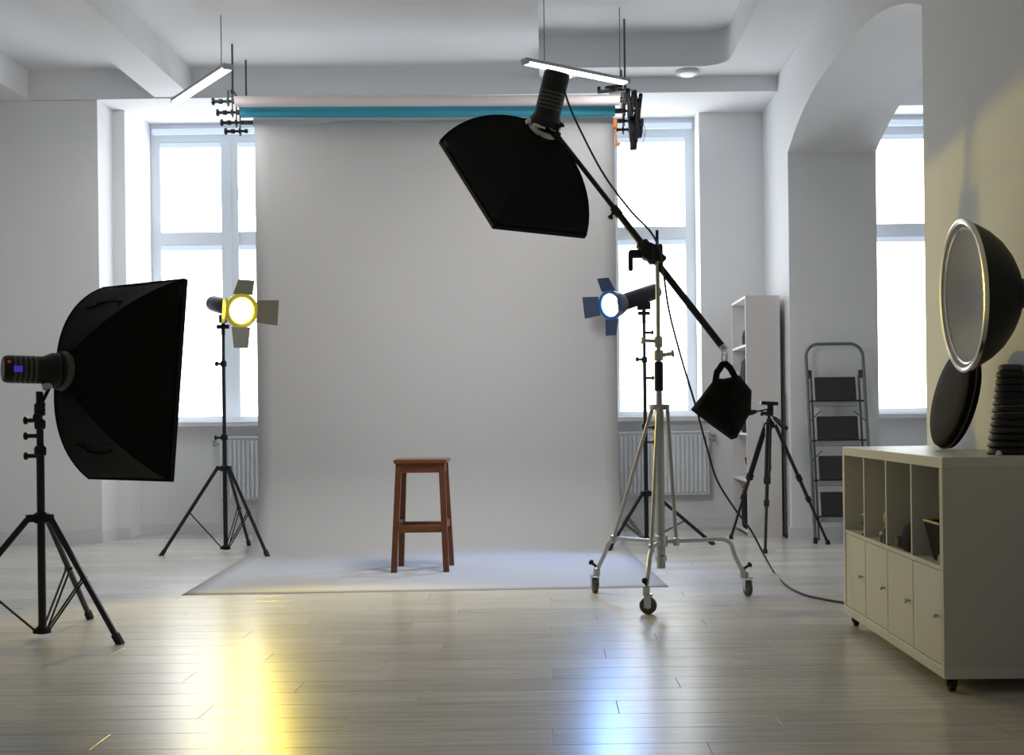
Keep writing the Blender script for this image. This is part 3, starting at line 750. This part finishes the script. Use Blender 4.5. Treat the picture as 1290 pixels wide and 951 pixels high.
bs, TIP, LOW, BD, BP = boom_stand()
# overhead softbox
e1 = V((-63, 85, 110)); e2 = V((115, 92, 3)); n2 = e1.cross(e2).normalized()
if n2.z > 0: n2 = -n2
C2 = at(646, 237, 7.38)
a2 = e1.normalized(); b2 = n2.cross(a2).normalized(); 
t2, ring2, tail2, hd2, pos2 = softbox('overhead_softbox', C2, n2, a2, b2, .785, .645, .41, .085, 'black softbox with strobe head hung high from the boom, facing the stool',
    bulge=.68, head_len=.31, head_r=.073, lit=True, head_axis=V((-.24, .20, -.92)))
sl = lamp('softbox_light', 'AREA', C2+n2*.03, C2+n2, 30, (1, .98, .96), shape='RECTANGLE', size=.76, size_y=.58)
sl.rotation_euler = Matrix((a2, b2 if a2.cross(b2).dot(-n2) > 0 else -b2, -n2)).transposed().to_euler()
lv = MB(); lv.obox(ring2+V((-.075, -.05, .035)), (1, 0, .2), (0, 1, 0), (-.2, 0, 1), .022, .010, .014, .004).obox(ring2+V((.055, -.06, -.01)), (1, 0, -.8), (0, 1, 0), (.8, 0, 1), .045, .008, .010, .004)
lv.obox(ring2+V((-.02, -.09, .0)), (1, 0, -.3), (0, 1, 0), (.3, 0, 1), .035, .008, .010, .003)
lv.build('clamp_lever', 'rim', t2)
mb = MB().obox((TIP+ring2)/2+V((.0, -.01, .03)), TIP-ring2, (0, 1, 0), (TIP-ring2).cross(V((0, 1, 0))), (TIP-ring2).length/2+.03, .02, .018, .004)
mb.lathe(TIP-BD*.03, BD, [(0, .018), (.004, .024), (.05, .024), (.055, .018)], 14); tee_knob(mb, TIP+V((.01, -.02, .02)), (.8, -.3, .6), .03, .010); mb.build('tilt_bracket', 'black', t2)

# sandbag hung on the boom's low end
def sandbag():
    o = LOW+BD*.01+V((.002, 0, -.058))
    t = thing('sandbag', at(908, 505, 6.5), 'black sandbag hanging from a ring on the low end of the boom', 'sandbag')
    ol = [(911, 477), (901, 476), (870, 516), (896, 536), (921, 554), (928, 552), (946, 519), (947, 492), (932, 473), (921, 475)]
    pts = [at(x, y, 6.5) for x, y in ol]
    c = at(912, 512, 6.5)
    vs = []; fs = []; n = len(pts)*3
    ring = []
    for i in range(len(pts)):
        p, q = pts[i], pts[(i+1) % len(pts)]
        for k in range(3): ring.append(p.lerp(q, k/3))
    levels = [(1.0, 0.0), (.97, .018), (.85, .040), (.6, .058), (.3, .066)]
    idx = []
    for side in (-1, 1):
        row = []
        for (sc, dep) in levels:
            if side == 1 and sc == 1.0: row.append(idx[0][0]); continue
            st_ = len(vs)
            for j, p in enumerate(ring):
                q = c+(p-c)*sc; vs.append(q+V((0, side*dep*(1+.08*math.sin(j*1.3)), 0)))
            row.append(st_)
        ce_ = len(vs); vs.append(c+V((0, side*.068, 0)))
        for a, b in zip(row[:-1], row[1:]):
            for j in range(n): fs.append((a+j, a+(j+1) % n, b+(j+1) % n, b+j))
        for j in range(n): fs.append((row[-1]+j, row[-1]+(j+1) % n, ce_))
        idx.append(row)
    MB().add(vs, fs).build('bag', 'fabric', t, smooth=50)
    # second pouch folded behind, a little to the right
    vs2 = [v+V((.018, .10, .006)) for v in vs]
    MB().add([V((c.x+(v.x-c.x)*.93+.018, v.y+.095, c.z+(v.z-c.z)*.94)) for v in vs], fs).build('bag', 'fabric', t, smooth=50)
    h = at(912, 456, 6.5)
    for s, (x1, y1), (x2, y2) in ((1, (901, 484), (903, 470)), (1, (929, 480), (920, 464))):
        st_ = spline([h, h.lerp(at(x2, y2, 6.5), .7), at(x2, y2, 6.49), at(x1, y1, 6.49)], 4)
        for i in range(len(st_)-1):
            pass
        m2 = MB()
        m2.tube(st_, [.009]+[.017]*(len(st_)-1), 8); m2.build('strap', 'fabric', t)
    MB().tube([h+V((0, 0, .0)), LOW+BD*.012+V((0, 0, -.055))], .004, 8).tube([h+V((.012*math.sin(q), 0, .02+.02*math.cos(q))) for q in [2*PI*i/14 for i in range(15)]], .003, 6, caps=False).build('ring', 'chrome', t)
    MB().box((at(903, 560, 6.5).x, 6.6, h.z-.02), (at(903, 560, 6.5).x+.001, 6.601, h.z-.019))
sandbag()

# power cable from the strobe head down to the floor
tl = tail2
cpts = [tail2+V((.02, 0, -.03)), at(716, 130, 6.98), at(735, 172, 6.96), at(762, 222, 6.88), at(795, 266, 6.76), at(818, 290, 6.68), at(830, 312, 6.63), at(836, 345, 6.64), at(843, 392, 6.68), at(858, 450, 6.72), at(876, 510, 6.76),
        at(890, 562, 6.80), at(903, 604, 6.84), at(925, 640, 6.9), at(946, 668, 6.95)]
fp = [on_floor(975, 722), on_floor(990, 738), on_floor(1012, 750), on_floor(1042, 757), on_floor(1072, 762), on_floor(1100, 766)]
cpts.append(at(962, 698, 7.05))
for i, p in enumerate(fp):
    p.z = .0065; cpts.append(p)
tag(MB().tube(spline(cpts, 6), .0058, 8).build('power_cable', 'cable'), 'long black cable from the overhead strobe head to the floor by the cabinet', 'cable')

# ------------------------------------------------------------------ camera tripod
def tripod():
    f = [on_floor(921, 679), on_floor(964, 697), on_floor(1043, 686)]
    f[2].x = min(f[2].x, 2.05)
    c = V((1.625, 9.36, 0)); t = thing('camera_tripod', c, 'black camera tripod with a pan head in front of the white shelf', 'tripod')
    P = lambda z: V((c.x, c.y, z))
    ap = .89
    for p in f:
        p.z = .012; d = V((p.x-c.x, p.y-c.y, 0)).normalized(); a = P(ap)+d*.045; dl = (p-a).normalized(); sd = dl.cross(V((0, 0, 1))).normalized(); up = sd.cross(dl)
        m1 = a.lerp(p, .45); m2 = a.lerp(p, .63)
        lg = MB()
        for s in (-1, 1): lg.tube([a+sd*s*.012, m1+sd*s*.011], .0115, 8)
        lg.tube([m1, m2], .0135, 8).tube([m2, p], .0105, 8); lg = lg.build('leg', 'blackmetal', t)
        MB().obox(m1, dl, sd, up, .025, .024, .018, .004).build('leg_lock', 'black', lg); MB().obox(m2, dl, sd, up, .022, .019, .017, .004).build('leg_lock', 'black', lg)
        MB().lathe(p+V((0, 0, -.011)), (0, 0, 1), [(0, .014), (.006, .018), (.02, .016), (.035, .010)], 12).build('rubber_foot', 'rubber', lg)
        b = a.lerp(p, .30)
    MB().tube([P(.55), P(.97)], .0115, 12).build('centre_column', 'blackmetal', t)
    MB().lathe(P(.86), (0, 0, 1), [(0, .022), (.01, .040), (.045, .042), (.06, .025), (.075, .020)], 18).build('crown', 'black', t)
    hd = MB().lathe(P(.955), (0, 0, 1), [(0, .02), (.004, .032), (.03, .032), (.035, .018), (.055, .018)], 18)
    hd.obox(P(1.0)+V((.008, 0, .01)), (1, 0, 0), (0, 1, 0), (0, 0, 1), .022, .022, .035, .006)
    hd.obox(P(1.048), (1, 0, -.06), (0, 1, 0), (.06, 0, 1), .062, .040, .013, .003).build('pan_head', 'black', t)
    g = at(928, 523, 9.25); a = P(1.005)
    MB().tube([a, a.lerp(g, .45)], .006, 8).tube([a.lerp(g, .40), a.lerp(g, .5), a.lerp(g, .75), g], [.013, .019, .023, .016], 12).build('handle', 'black', t)
    g = at(991, 540, 9.2); a = P(.975)
    MB().tube([a, a.lerp(g, .35)], .006, 8).tube([a.lerp(g, .3), a.lerp(g, .5), a.lerp(g, .8), g], [.013, .018, .022, .015], 12).build('handle', 'black', t)
    k = MB(); tee_knob(k, P(.975)+V((-.03, 0, .0)), (-1, -.3, 0), .02, .014); k.build('knob', 'black', t)
tripod()

# ------------------------------------------------------------------ tall white shelf
def shelf():
    x0, x1, y0, y1, zt = 1.555, 1.825, 9.97, 10.72, 1.90
    t = thing('bookshelf', ((x0+x1)/2, (y0+y1)/2, 0), 'tall narrow white shelf with its side towards the room, behind the camera tripod', 'shelf')
    MB().box((x0, y0, 0), (x1, y0+.018, zt)).build('side_panel', 'shelfw', t)
    MB().box((x0, y1-.018, 0), (x1, y1, zt)).build('side_panel', 'shelfw', t)
    MB().box((x1-.006, y0+.018, .0), (x1, y1-.018, zt-.019)).build('back_panel', 'shelfw', t)
    MB().box((x0, y0+.0181, zt-.018), (x1, y1-.0181, zt)).build('top_panel', 'shelfw', t)
    hs = []
    for z in (.05, .45, .82, 1.18, 1.52):
        MB().box((x0+.002, y0+.0181, z-.018), (x1-.0061, y1-.0181, z)).build('shelf', 'shelfw', t); hs.append(z)
    return x0, x1, y0, y1, hs
sx0, sx1, sy0, sy1, hs = shelf()
def bag(x0, x1, y0, y1, z0, z1, m, label, cat, name, handle=True):
    b = MB(); n = 10; vs = []; prof = [(0, .92), (.06, 1.0), (.5, 1.03), (.85, .95), (1.0, .70)]
    for (h, s) in prof:
        for k in range(n*2):
            q = 2*PI*k/(n*2); cx = math.copysign(abs(math.cos(q))**.45, math.cos(q)); cy = math.copysign(abs(math.sin(q))**.45, math.sin(q))
            vs.append(V(((x0+x1)/2+cx*(x1-x0)/2*s, (y0+y1)/2+cy*(y1-y0)/2*s, z0+(z1-z0)*h)))
    N = n*2; fs = [(i*N+k, i*N+(k+1) % N, (i+1)*N+(k+1) % N, (i+1)*N+k) for i in range(len(prof)-1) for k in range(N)]+[tuple(range(N-1, -1, -1)), tuple(range((len(prof)-1)*N, len(prof)*N))]
    b.add(vs, fs)
    t = thing(name, ((x0+x1)/2, (y0+y1)/2, z0), label, cat); b.build('body', m, t, smooth=50)
    if handle:
        c = V(((x0+x1)/2, (y0+y1)/2, z1)); w = (y1-y0)*.22
        MB().tube(spline([c+V((0, -w, -.01)), c+V((0, -w*.8, .03)), c+V((0, w*.8, .03)), c+V((0, w, -.01))], 4), .005, 6).build('handle', 'black', t)
    return t
bag(1.565, 1.74, 10.06, 10.26, hs[4], hs[4]+.13, 'greybag', 'small black pouch on the top compartment of the tall white shelf', 'pouch', 'camera_pouch', handle=False)
bag(1.565, 1.78, 10.01, 10.42, hs[3], hs[3]+.25, 'greybag', 'black camera bag on the second compartment of the tall white shelf', 'bag', 'camera_bag')
for i in range(4):
    b = MB().box((1.562, 10.45, hs[3]+.035*i), (1.79-.01*i, 10.66-.01*i, hs[3]+.035*i+.033), .004)
    o = b.build('case', 'black' if i % 2 == 0 else 'clearplastic'); tag(o, ['black flat case at the bottom of the pile beside the black camera bag', 'pale flat case, second from the bottom of the pile beside the camera bag', 'black flat case, third from the bottom of the pile beside the camera bag', 'pale flat case on top of the pile beside the camera bag'][i], 'case', 'flat cases piled on the tall shelf')
bag(1.565, 1.78, 10.01, 10.42, hs[2], hs[2]+.22, 'greybag', 'black rounded bag in the middle compartment of the tall white shelf', 'bag', 'camera_bag')
t = thing('bowl_reflector', (1.69, 10.16, hs[1]), 'black bowl shaped reflector on the lower compartment of the tall white shelf', 'reflector')
MB().lathe((1.69, 10.16, hs[1]), (0, 0, 1), [(0, .055), (.004, .06), (.05, .085), (.12, .115), (.17, .125), (.172, .12), (.12, .108), (.02, .05), (.018, 0)], 28).build('bowl', 'black', t)
bag(1.562, 1.78, 10.01, 10.42, hs[0], hs[0]+.345, 'greybag', 'tall black bag at the bottom of the tall white shelf under a red cloth', 'bag', 'storage_bag', handle=False)
rc = MB(); N = 8; vs = []
for i in range(N+1):
    for j in range(N+1):
        u, v = i/N-.5, j/N-.5; x = 1.671+u*.20; y = 10.215+v*.38; e = max(abs(u), abs(v))*2
        vs.append(V((x, y, hs[0]+.347+.004*math.sin(u*9)*math.cos(v*8)+.012-(.035 if e > .95 else 0))))
rc.add(vs, [(i*(N+1)+j, i*(N+1)+j+1, (i+1)*(N+1)+j+1, (i+1)*(N+1)+j) for i in range(N) for j in range(N)])
o = rc.build('folded_cloth', 'redcloth'); so = o.modifiers.new('thickness', 'SOLIDIFY'); so.thickness = .012
tag(o, 'red cloth lying on the black bag at the bottom of the tall white shelf', 'cloth')
# dark thin pole leaning between shelf and wall
lp = MB().tube([at(989, 668, 9.90)*1.0, at(985, 500, 9.95)], .008, 8)
lp = MB(); a = V((1.853-.012, 9.90, .006)); b = V((1.853-.006, 9.94, 1.12)); lp.tube([a, b], .0095, 8)
o = lp.build('thin_pole', 'darkgrey'); tag(o, 'thin dark pole leaning upright between the tall white shelf and the wall', 'pole')
MB().lathe(a-V((0, 0, .005)), (0, 0, 1), [(0, .010), (.012, .013), (.03, .012)], 10).build('tip', 'rubber', o)

# ------------------------------------------------------------------ step ladder
def ladder():
    xl, xr = 1.975, 2.41; f0 = V((0, 9.45, .012)); top = V((0, 9.735, 1.50)); d = (top-f0).normalized(); nrm = V((0, -d.z, d.y))
    t = thing('step_ladder', ((xl+xr)/2, 9.55, 0), 'folded grey four step ladder leaning on the pier beside the arch', 'ladder')
    P = lambda x, s, off=0: V((x, 0, 0))+f0.lerp(top, s)+nrm*off
    R = .10; r = .0125
    pts = [P(xl, 0), P(xl, .5), P(xl, .93)]
    Ls = (top-f0).length
    for i in range(1, 9):
        q = PI/2*i/8; pts.append(P(xl+R*(1-math.cos(q)), 1-(R/Ls)*(1-math.sin(q))))
    for i in range(0, 9):
        q = PI/2*i/8; pts.append(P(xr-R*(1-math.sin(q)), 1-(R/Ls)*(1-math.cos(q))))
    pts += [P(xr, .5), P(xr, 0)]
    MB().tube(pts, r, 10).build('front_frame', 'ladgrey', t)
    for x in (xl, xr): MB().lathe(P(x, 0)-V((0, 0, .011)), (0, 0, 1), [(0, .016), (.04, .017), (.045, .013)], 12).build('rubber_foot', 'rubber', t)
    # rear legs
    for x in (xl+.035, xr-.035):
        MB().tube([P(x, .01, -.04), P(x, .84, -.028)], .009, 8).build('rear_leg', 'ladgrey', t)
        MB().obox(P(x-.012 if x < 2.2 else x+.012, .845, -.014), d, (1, 0, 0), nrm, .03, .014, .02, .004).build('hinge', 'darkgrey', t)
    MB().tube([P(xl+.035, .12, -.04), P(xr-.035, .12, -.04)], .007, 8).build('rear_bar', 'ladgrey', t)
    for s in (.735, .535, .335, .155):
        tr = MB().obox(P((xl+xr)/2-.01, s+.03, .012), (1, 0, 0), d, nrm, .155, .092, .012, .006).build('tread', 'tread', t)
        MB().obox(P((xl+xr)/2-.01, s-.045, .0), (1, 0, 0), d, nrm, .165, .020, .012, .004).build('tread_edge', 'alu', t)
        MB().tube([P(xl, s-.03, 0), P(xr, s-.03, 0)], .007, 8).build('crossbar', 'darkgrey', t)
    for (s0, s1) in ((.40, .455), (.60, .655)):
        for (xa, xb) in ((xl, xl+.09), (xr, xr-.09)): MB().tube([P(xa, s0, -.012), P(xb, s1, -.012)], .005, 6).build('strut', 'ladgrey', t)
ladder()

# ------------------------------------------------------------------ cabinet
cx0, cx1, cy0, cy1, cz0, cz1 = 1.355, 1.755, 4.38, 5.87, .052, .818
def cabinet():
    t = thing('storage_cabinet', ((cx0+cx1)/2, (cy0+cy1)/2, 0), 'off white low cabinet on casters with four open cubbies over four doors', 'cabinet')
    T = .038; zm = cz0+T+.333
    MB().box((cx0, cy0, cz1-T), (cx1, cy1, cz1), .0015).build('top_panel', 'cabinet', t)
    MB().box((cx0, cy0, cz0), (cx1, cy1, cz0+T), .0015).build('bottom_panel', 'cabinet', t)
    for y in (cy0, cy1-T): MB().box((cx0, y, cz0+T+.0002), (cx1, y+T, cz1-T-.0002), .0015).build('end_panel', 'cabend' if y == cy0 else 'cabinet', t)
    cw = (cy1-cy0-2*T-3*.016)/4; ys = []
    for i in range(4):
        ya = cy0+T+i*(cw+.016); ys.append((ya, ya+cw))
        if i < 3: MB().box((cx0+.002, ya+cw, cz0+T+.0002), (cx1-.008, ya+cw+.016, cz1-T-.0002)).build('divider', 'cabinet', t)
        MB().box((cx0+.002, ya+.0002, zm), (cx1-.008, ya+cw-.0002, zm+.016)).build('shelf', 'cabinet', t)
    MB().box((cx1-.0078, cy0+T, cz0+T), (cx1-.002, cy1-T, cz1-T)).build('back_panel', 'cabinet', t)
    for i, (ya, yb) in enumerate(ys):
        d = MB().box((cx0+.003, ya+.003, cz0+T+.003), (cx0+.019, yb-.003, zm-.003), .001).build('door', 'cabinet', t)
        kz = (cz0+T+zm)/2+.005; MB().lathe((cx0+.003, ya+.035, kz), (-1, 0, 0), [(0, .004), (.010, .004), (.012, .009), (.018, .010), (.020, .006)], 12).build('knob', 'nickel', d)
    for (x, y) in ((cx0+.04, cy0+.05), (cx0+.04, cy1-.06), (cx1-.05, cy0+.05), (cx1-.05, cy1-.06)):
        c = MB().lathe((x-.012, y, .022), (1, 0, 0), [(0, .014), (.002, .021), (.022, .021), (.024, .014)], 16)
        c.box((x-.02, y-.02, .046), (x+.02, y+.02, .0518)); c.box((x-.018, y-.008, .02), (x-.014, y+.008, .048)); c.box((x+.014, y-.008, .02), (x+.018, y+.008, .048))
        c.build('caster', 'rubber', t)
    return ys, zm+.016
ys, zc = cabinet()
# things in the cubbies (ys[0] is the nearest)
t = thing('black_bin', (1.44, 4.57, zc), 'black tapering bin with a light rim in the nearest open cubby', 'bin')
MBb = MB(); x0, x1, ya, yb = 1.372, 1.50, 4.475, 4.665; zt_ = zc+.140
A = [(x0+.02, ya+.03), (x1-.02, ya+.03), (x1-.02, yb-.055), (x0+.02, yb-.055)]; B = [(x0, ya), (x1, ya), (x1, yb), (x0, yb)]
A2 = [(x+(.004 if x < 1.44 else -.004), y+(.004 if y < 4.55 else -.004)) for x, y in A]; B2 = [(x+(.004 if x < 1.44 else -.004), y+(.004 if y < 4.57 else -.004)) for x, y in B]
MBb.add([(x, y, zc+.001) for x, y in A]+[(x, y, zt_) for x, y in B]+[(x, y, zc+.006) for x, y in A2]+[(x, y, zt_) for x, y in B2],
    [(3, 2, 1, 0)]+[(i, (i+1) % 4, 4+(i+1) % 4, 4+i) for i in range(4)]+[(8, 9, 10, 11)]+[(8+(i+1) % 4, 8+i, 12+i, 12+(i+1) % 4) for i in range(4)]+[(4+i, 4+(i+1) % 4, 12+(i+1) % 4, 12+i) for i in range(4)])
MBb.build('body', 'greybag', t)
rm = MB()
for i in range(4):
    p, q = V((*B[i], zt_)), V((*B[(i+1) % 4], zt_)); rm.obox((p+q)/2, q-p, (q-p).cross(V((0, 0, 1))), (0, 0, 1), (q-p).length/2+.003, .003, .004, .001)
rm.build('rim', 'amber', t)
c = V((1.366, 4.452, zc)); t = thing('small_bottle', c, 'small pale capped bottle at the mouth of the nearest open cubby', 'bottle')
MB().lathe(c, (0, 0, 1), [(0, .007), (.002, .008), (.026, .008), (.029, .005)], 16).build('body', 'clearplastic', t)
MB().lathe(c+V((0, 0, .0295)), (0, 0, 1), [(0, .0055), (.007, .0055)], 14).build('cap', 'amber', t)
bag(1.366, 1.52, 4.795, 4.965, zc, zc+.105, 'greybag', 'black camera shaped bag in the second open cubby from the near end', 'bag', 'camera_bag')
t = thing('coiled_cable', (1.40, 5.03, zc), 'coil of black cable beside the bag in the second open cubby', 'cable')
cp_ = [V((1.405+.035*math.cos(q), 5.03+.045*math.sin(q), zc+.007+.0085*(q/(2*PI)))) for q in [2*PI*i/14 for i in range(14*4)]]
MB().tube(cp_, .006, 6).build('coil', 'cable', t)
c = V((1.384, 5.20, zc)); t = thing('spray_bottle', c, 'dark bottle with a yellow cap in the third open cubby from the near end', 'bottle')
MB().lathe(c, (0, 0, 1), [(0, .019), (.003, .021), (.060, .021), (.074, .011), (.080, .011)], 20).build('body', 'darkgrey', t)
MB().lathe(c+V((0, 0, .080)), (0, 0, 1), [(0, .012), (.012, .018), (.036, .018), (.046, .010)], 16).build('cap', 'amber', t)
c = V((1.384, 5.255, zc)); t = thing('small_jar', c, 'small dark jar beside the yellow capped bottle', 'jar')
MB().lathe(c, (0, 0, 1), [(0, .017), (.003, .019), (.030, .019)], 18).build('body', 'darkgrey', t)
MB().lathe(c+V((0, 0, .030)), (0, 0, 1), [(0, .020), (.010, .020), (.012, .016)], 18).build('lid', 'clearplastic', t)
c = V((1.384, 5.555, zc)); t = thing('mini_tripod', c, 'small black gadget on a short foot in the farthest open cubby', 'gadget')
MB().lathe(c, (0, 0, 1), [(0, .022), (.005, .022), (.008, .007), (.045, .006), (.048, .018), (.060, .018)], 16).build('base', 'black', t)
MB().obox(c+V((0, 0, .082)), (1, 0, 0), (0, 1, 0), (0, 0, 1), .016, .036, .009, .004).tube([c+V((0, 0, .06)), c+V((0, 0, .075))], .005, 8).build('head', 'black', t)

# ------------------------------------------------------------------ things on top of the cabinet
def dish():
    C = at(1213, 373, 4.80); R = .285; n = V((-1, .03, -.03)).normalized()
    t = thing('beauty_dish', C, 'round beauty dish with silver inside and black outside, standing above the low cabinet', 'reflector')
    out = [(-.205, .045), (-.20, .075), (-.185, .12), (-.16, .165), (-.125, .21), (-.085, .244), (-.04, .270), (0, R)]
    MB().lathe(C, n, out+[(.002, R-.003)]+[(d+.006, r-.006) for d, r in out[::-1]], 56, cap='loop').build('shell', 'dishback', t)
    ins = [(-.196, .0), (-.195, .05), (-.188, .08), (-.176, .115), (-.151, .158), (-.117, .202), (-.077, .236), (-.034, .261), (.002, R-.012)]
    MB().lathe(C, n, ins+[(d-.003, r) for d, r in ins[:0:-1]]+[(-.199, 0)], 56).build('inner_bowl', 'silver', t)
    MB().lathe(C, n, [(-.004, R-.012), (.006, R-.014), (.010, R-.004), (.008, R+.004), (-.008, R+.004)], 64, cap='loop').build('rim', 'rim', t)
    MB().lathe(C, n, [(-.012, R-.030), (-.006, R-.034), (-.002, R-.028)], 64, cap='loop').build('inner_ring', 'rim', t)
    MB().lathe(C-n*.150, n, [(0, .02), (.01, .075), (.014, .078), (.02, .06), (.035, .02), (.038, 0)], 32).build('deflector', 'silver', t)
    for k in range(3):
        q = 2*PI*k/3+.5; o = V((0, math.cos(q), math.sin(q))); MB().tube([C-n*.14+o*.06, C-n*.178+o*.085], .003, 6).build('strut', 'rim', t)
    b = C-n*.205
    MB().lathe(b, -n, [(-.01, .05), (0, .056), (.03, .056), (.034, .045), (.06, .045), (.064, .030), (.10, .030)], 24).build('mount_ring', 'darkgrey', t)
    w = V((XR-.002, b.y, b.z)); MB().tube([b-n*.09, w], .018, 12).box((XR-.012, b.y-.05, b.z-.06), (XR-.001, b.y+.05, b.z+.06), .003).build('wall_bracket', 'darkgrey', t)
dish()
def leaning_disc():
    R = .208
    # thick round padded case leaning back towards the wall
    C = at(1203, 494, 5.20); n = V((-.97, -.02, .24)).normalized()
    t = thing('round_case', (C.x, C.y, cz1), 'round flat black case leaning on its edge on the cabinet, under the beauty dish', 'case')
    up = (V((0, 0, 1))-n*n.z).normalized(); low = up*R
    C = V((C.x, C.y, cz1+.0015+R*up.z+abs(n.z)*.028))
    MB().lathe(C, n, [(-.028, .0), (-.028, R*.93), (-.022, R*.985), (-.010, R), (.010, R), (.022, R*.985), (.028, R*.93), (.031, R*.6), (.032, 0)], 48).build('case_body', 'fabric', t, smooth=50)
    MB().tube([C+(up*math.cos(q)+n.cross(up)*math.sin(q))*(R+.002) for q in [2*PI*i/48 for i in range(49)]], .004, 6, caps=False).build('zip', 'darkgrey', t)
leaning_disc()
def ribbed():
    c = V((1.672, 4.585, cz1)); t = thing('light_snoot', c, 'black ribbed snoot with stepped rings at the right end of the cabinet top', 'snoot')
    n = 12; hgt = .30
    for i in range(n):
        r0 = .090-.0034*i; z = hgt*i/n
        o = MB().lathe(c+V((0, 0, z+.0005)), (0, 0, 1), [(0, r0*.90), (.003, r0*.98), (.008, r0), (.015, r0*.98), (hgt/n-.001, r0*.89)], 28); o.build('ring', 'black', t)
    MB().lathe(c+V((0, 0, hgt)), (0, 0, 1), [(0, .04), (.006, .045), (.02, .045), (.025, .03)], 24).build('cap', 'darkgrey', t)
ribbed()
o = MB().lathe((1.585, 4.475, cz1), (0, 0, 1), [(0, .008), (.002, .011), (.010, .011), (.013, .007), (.018, .006)], 14).build('rubber_stopper', 'clearplastic')
tag(o, 'tiny pale stopper on the cabinet top in front of the ribbed snoot', 'stopper')

fix_normals()
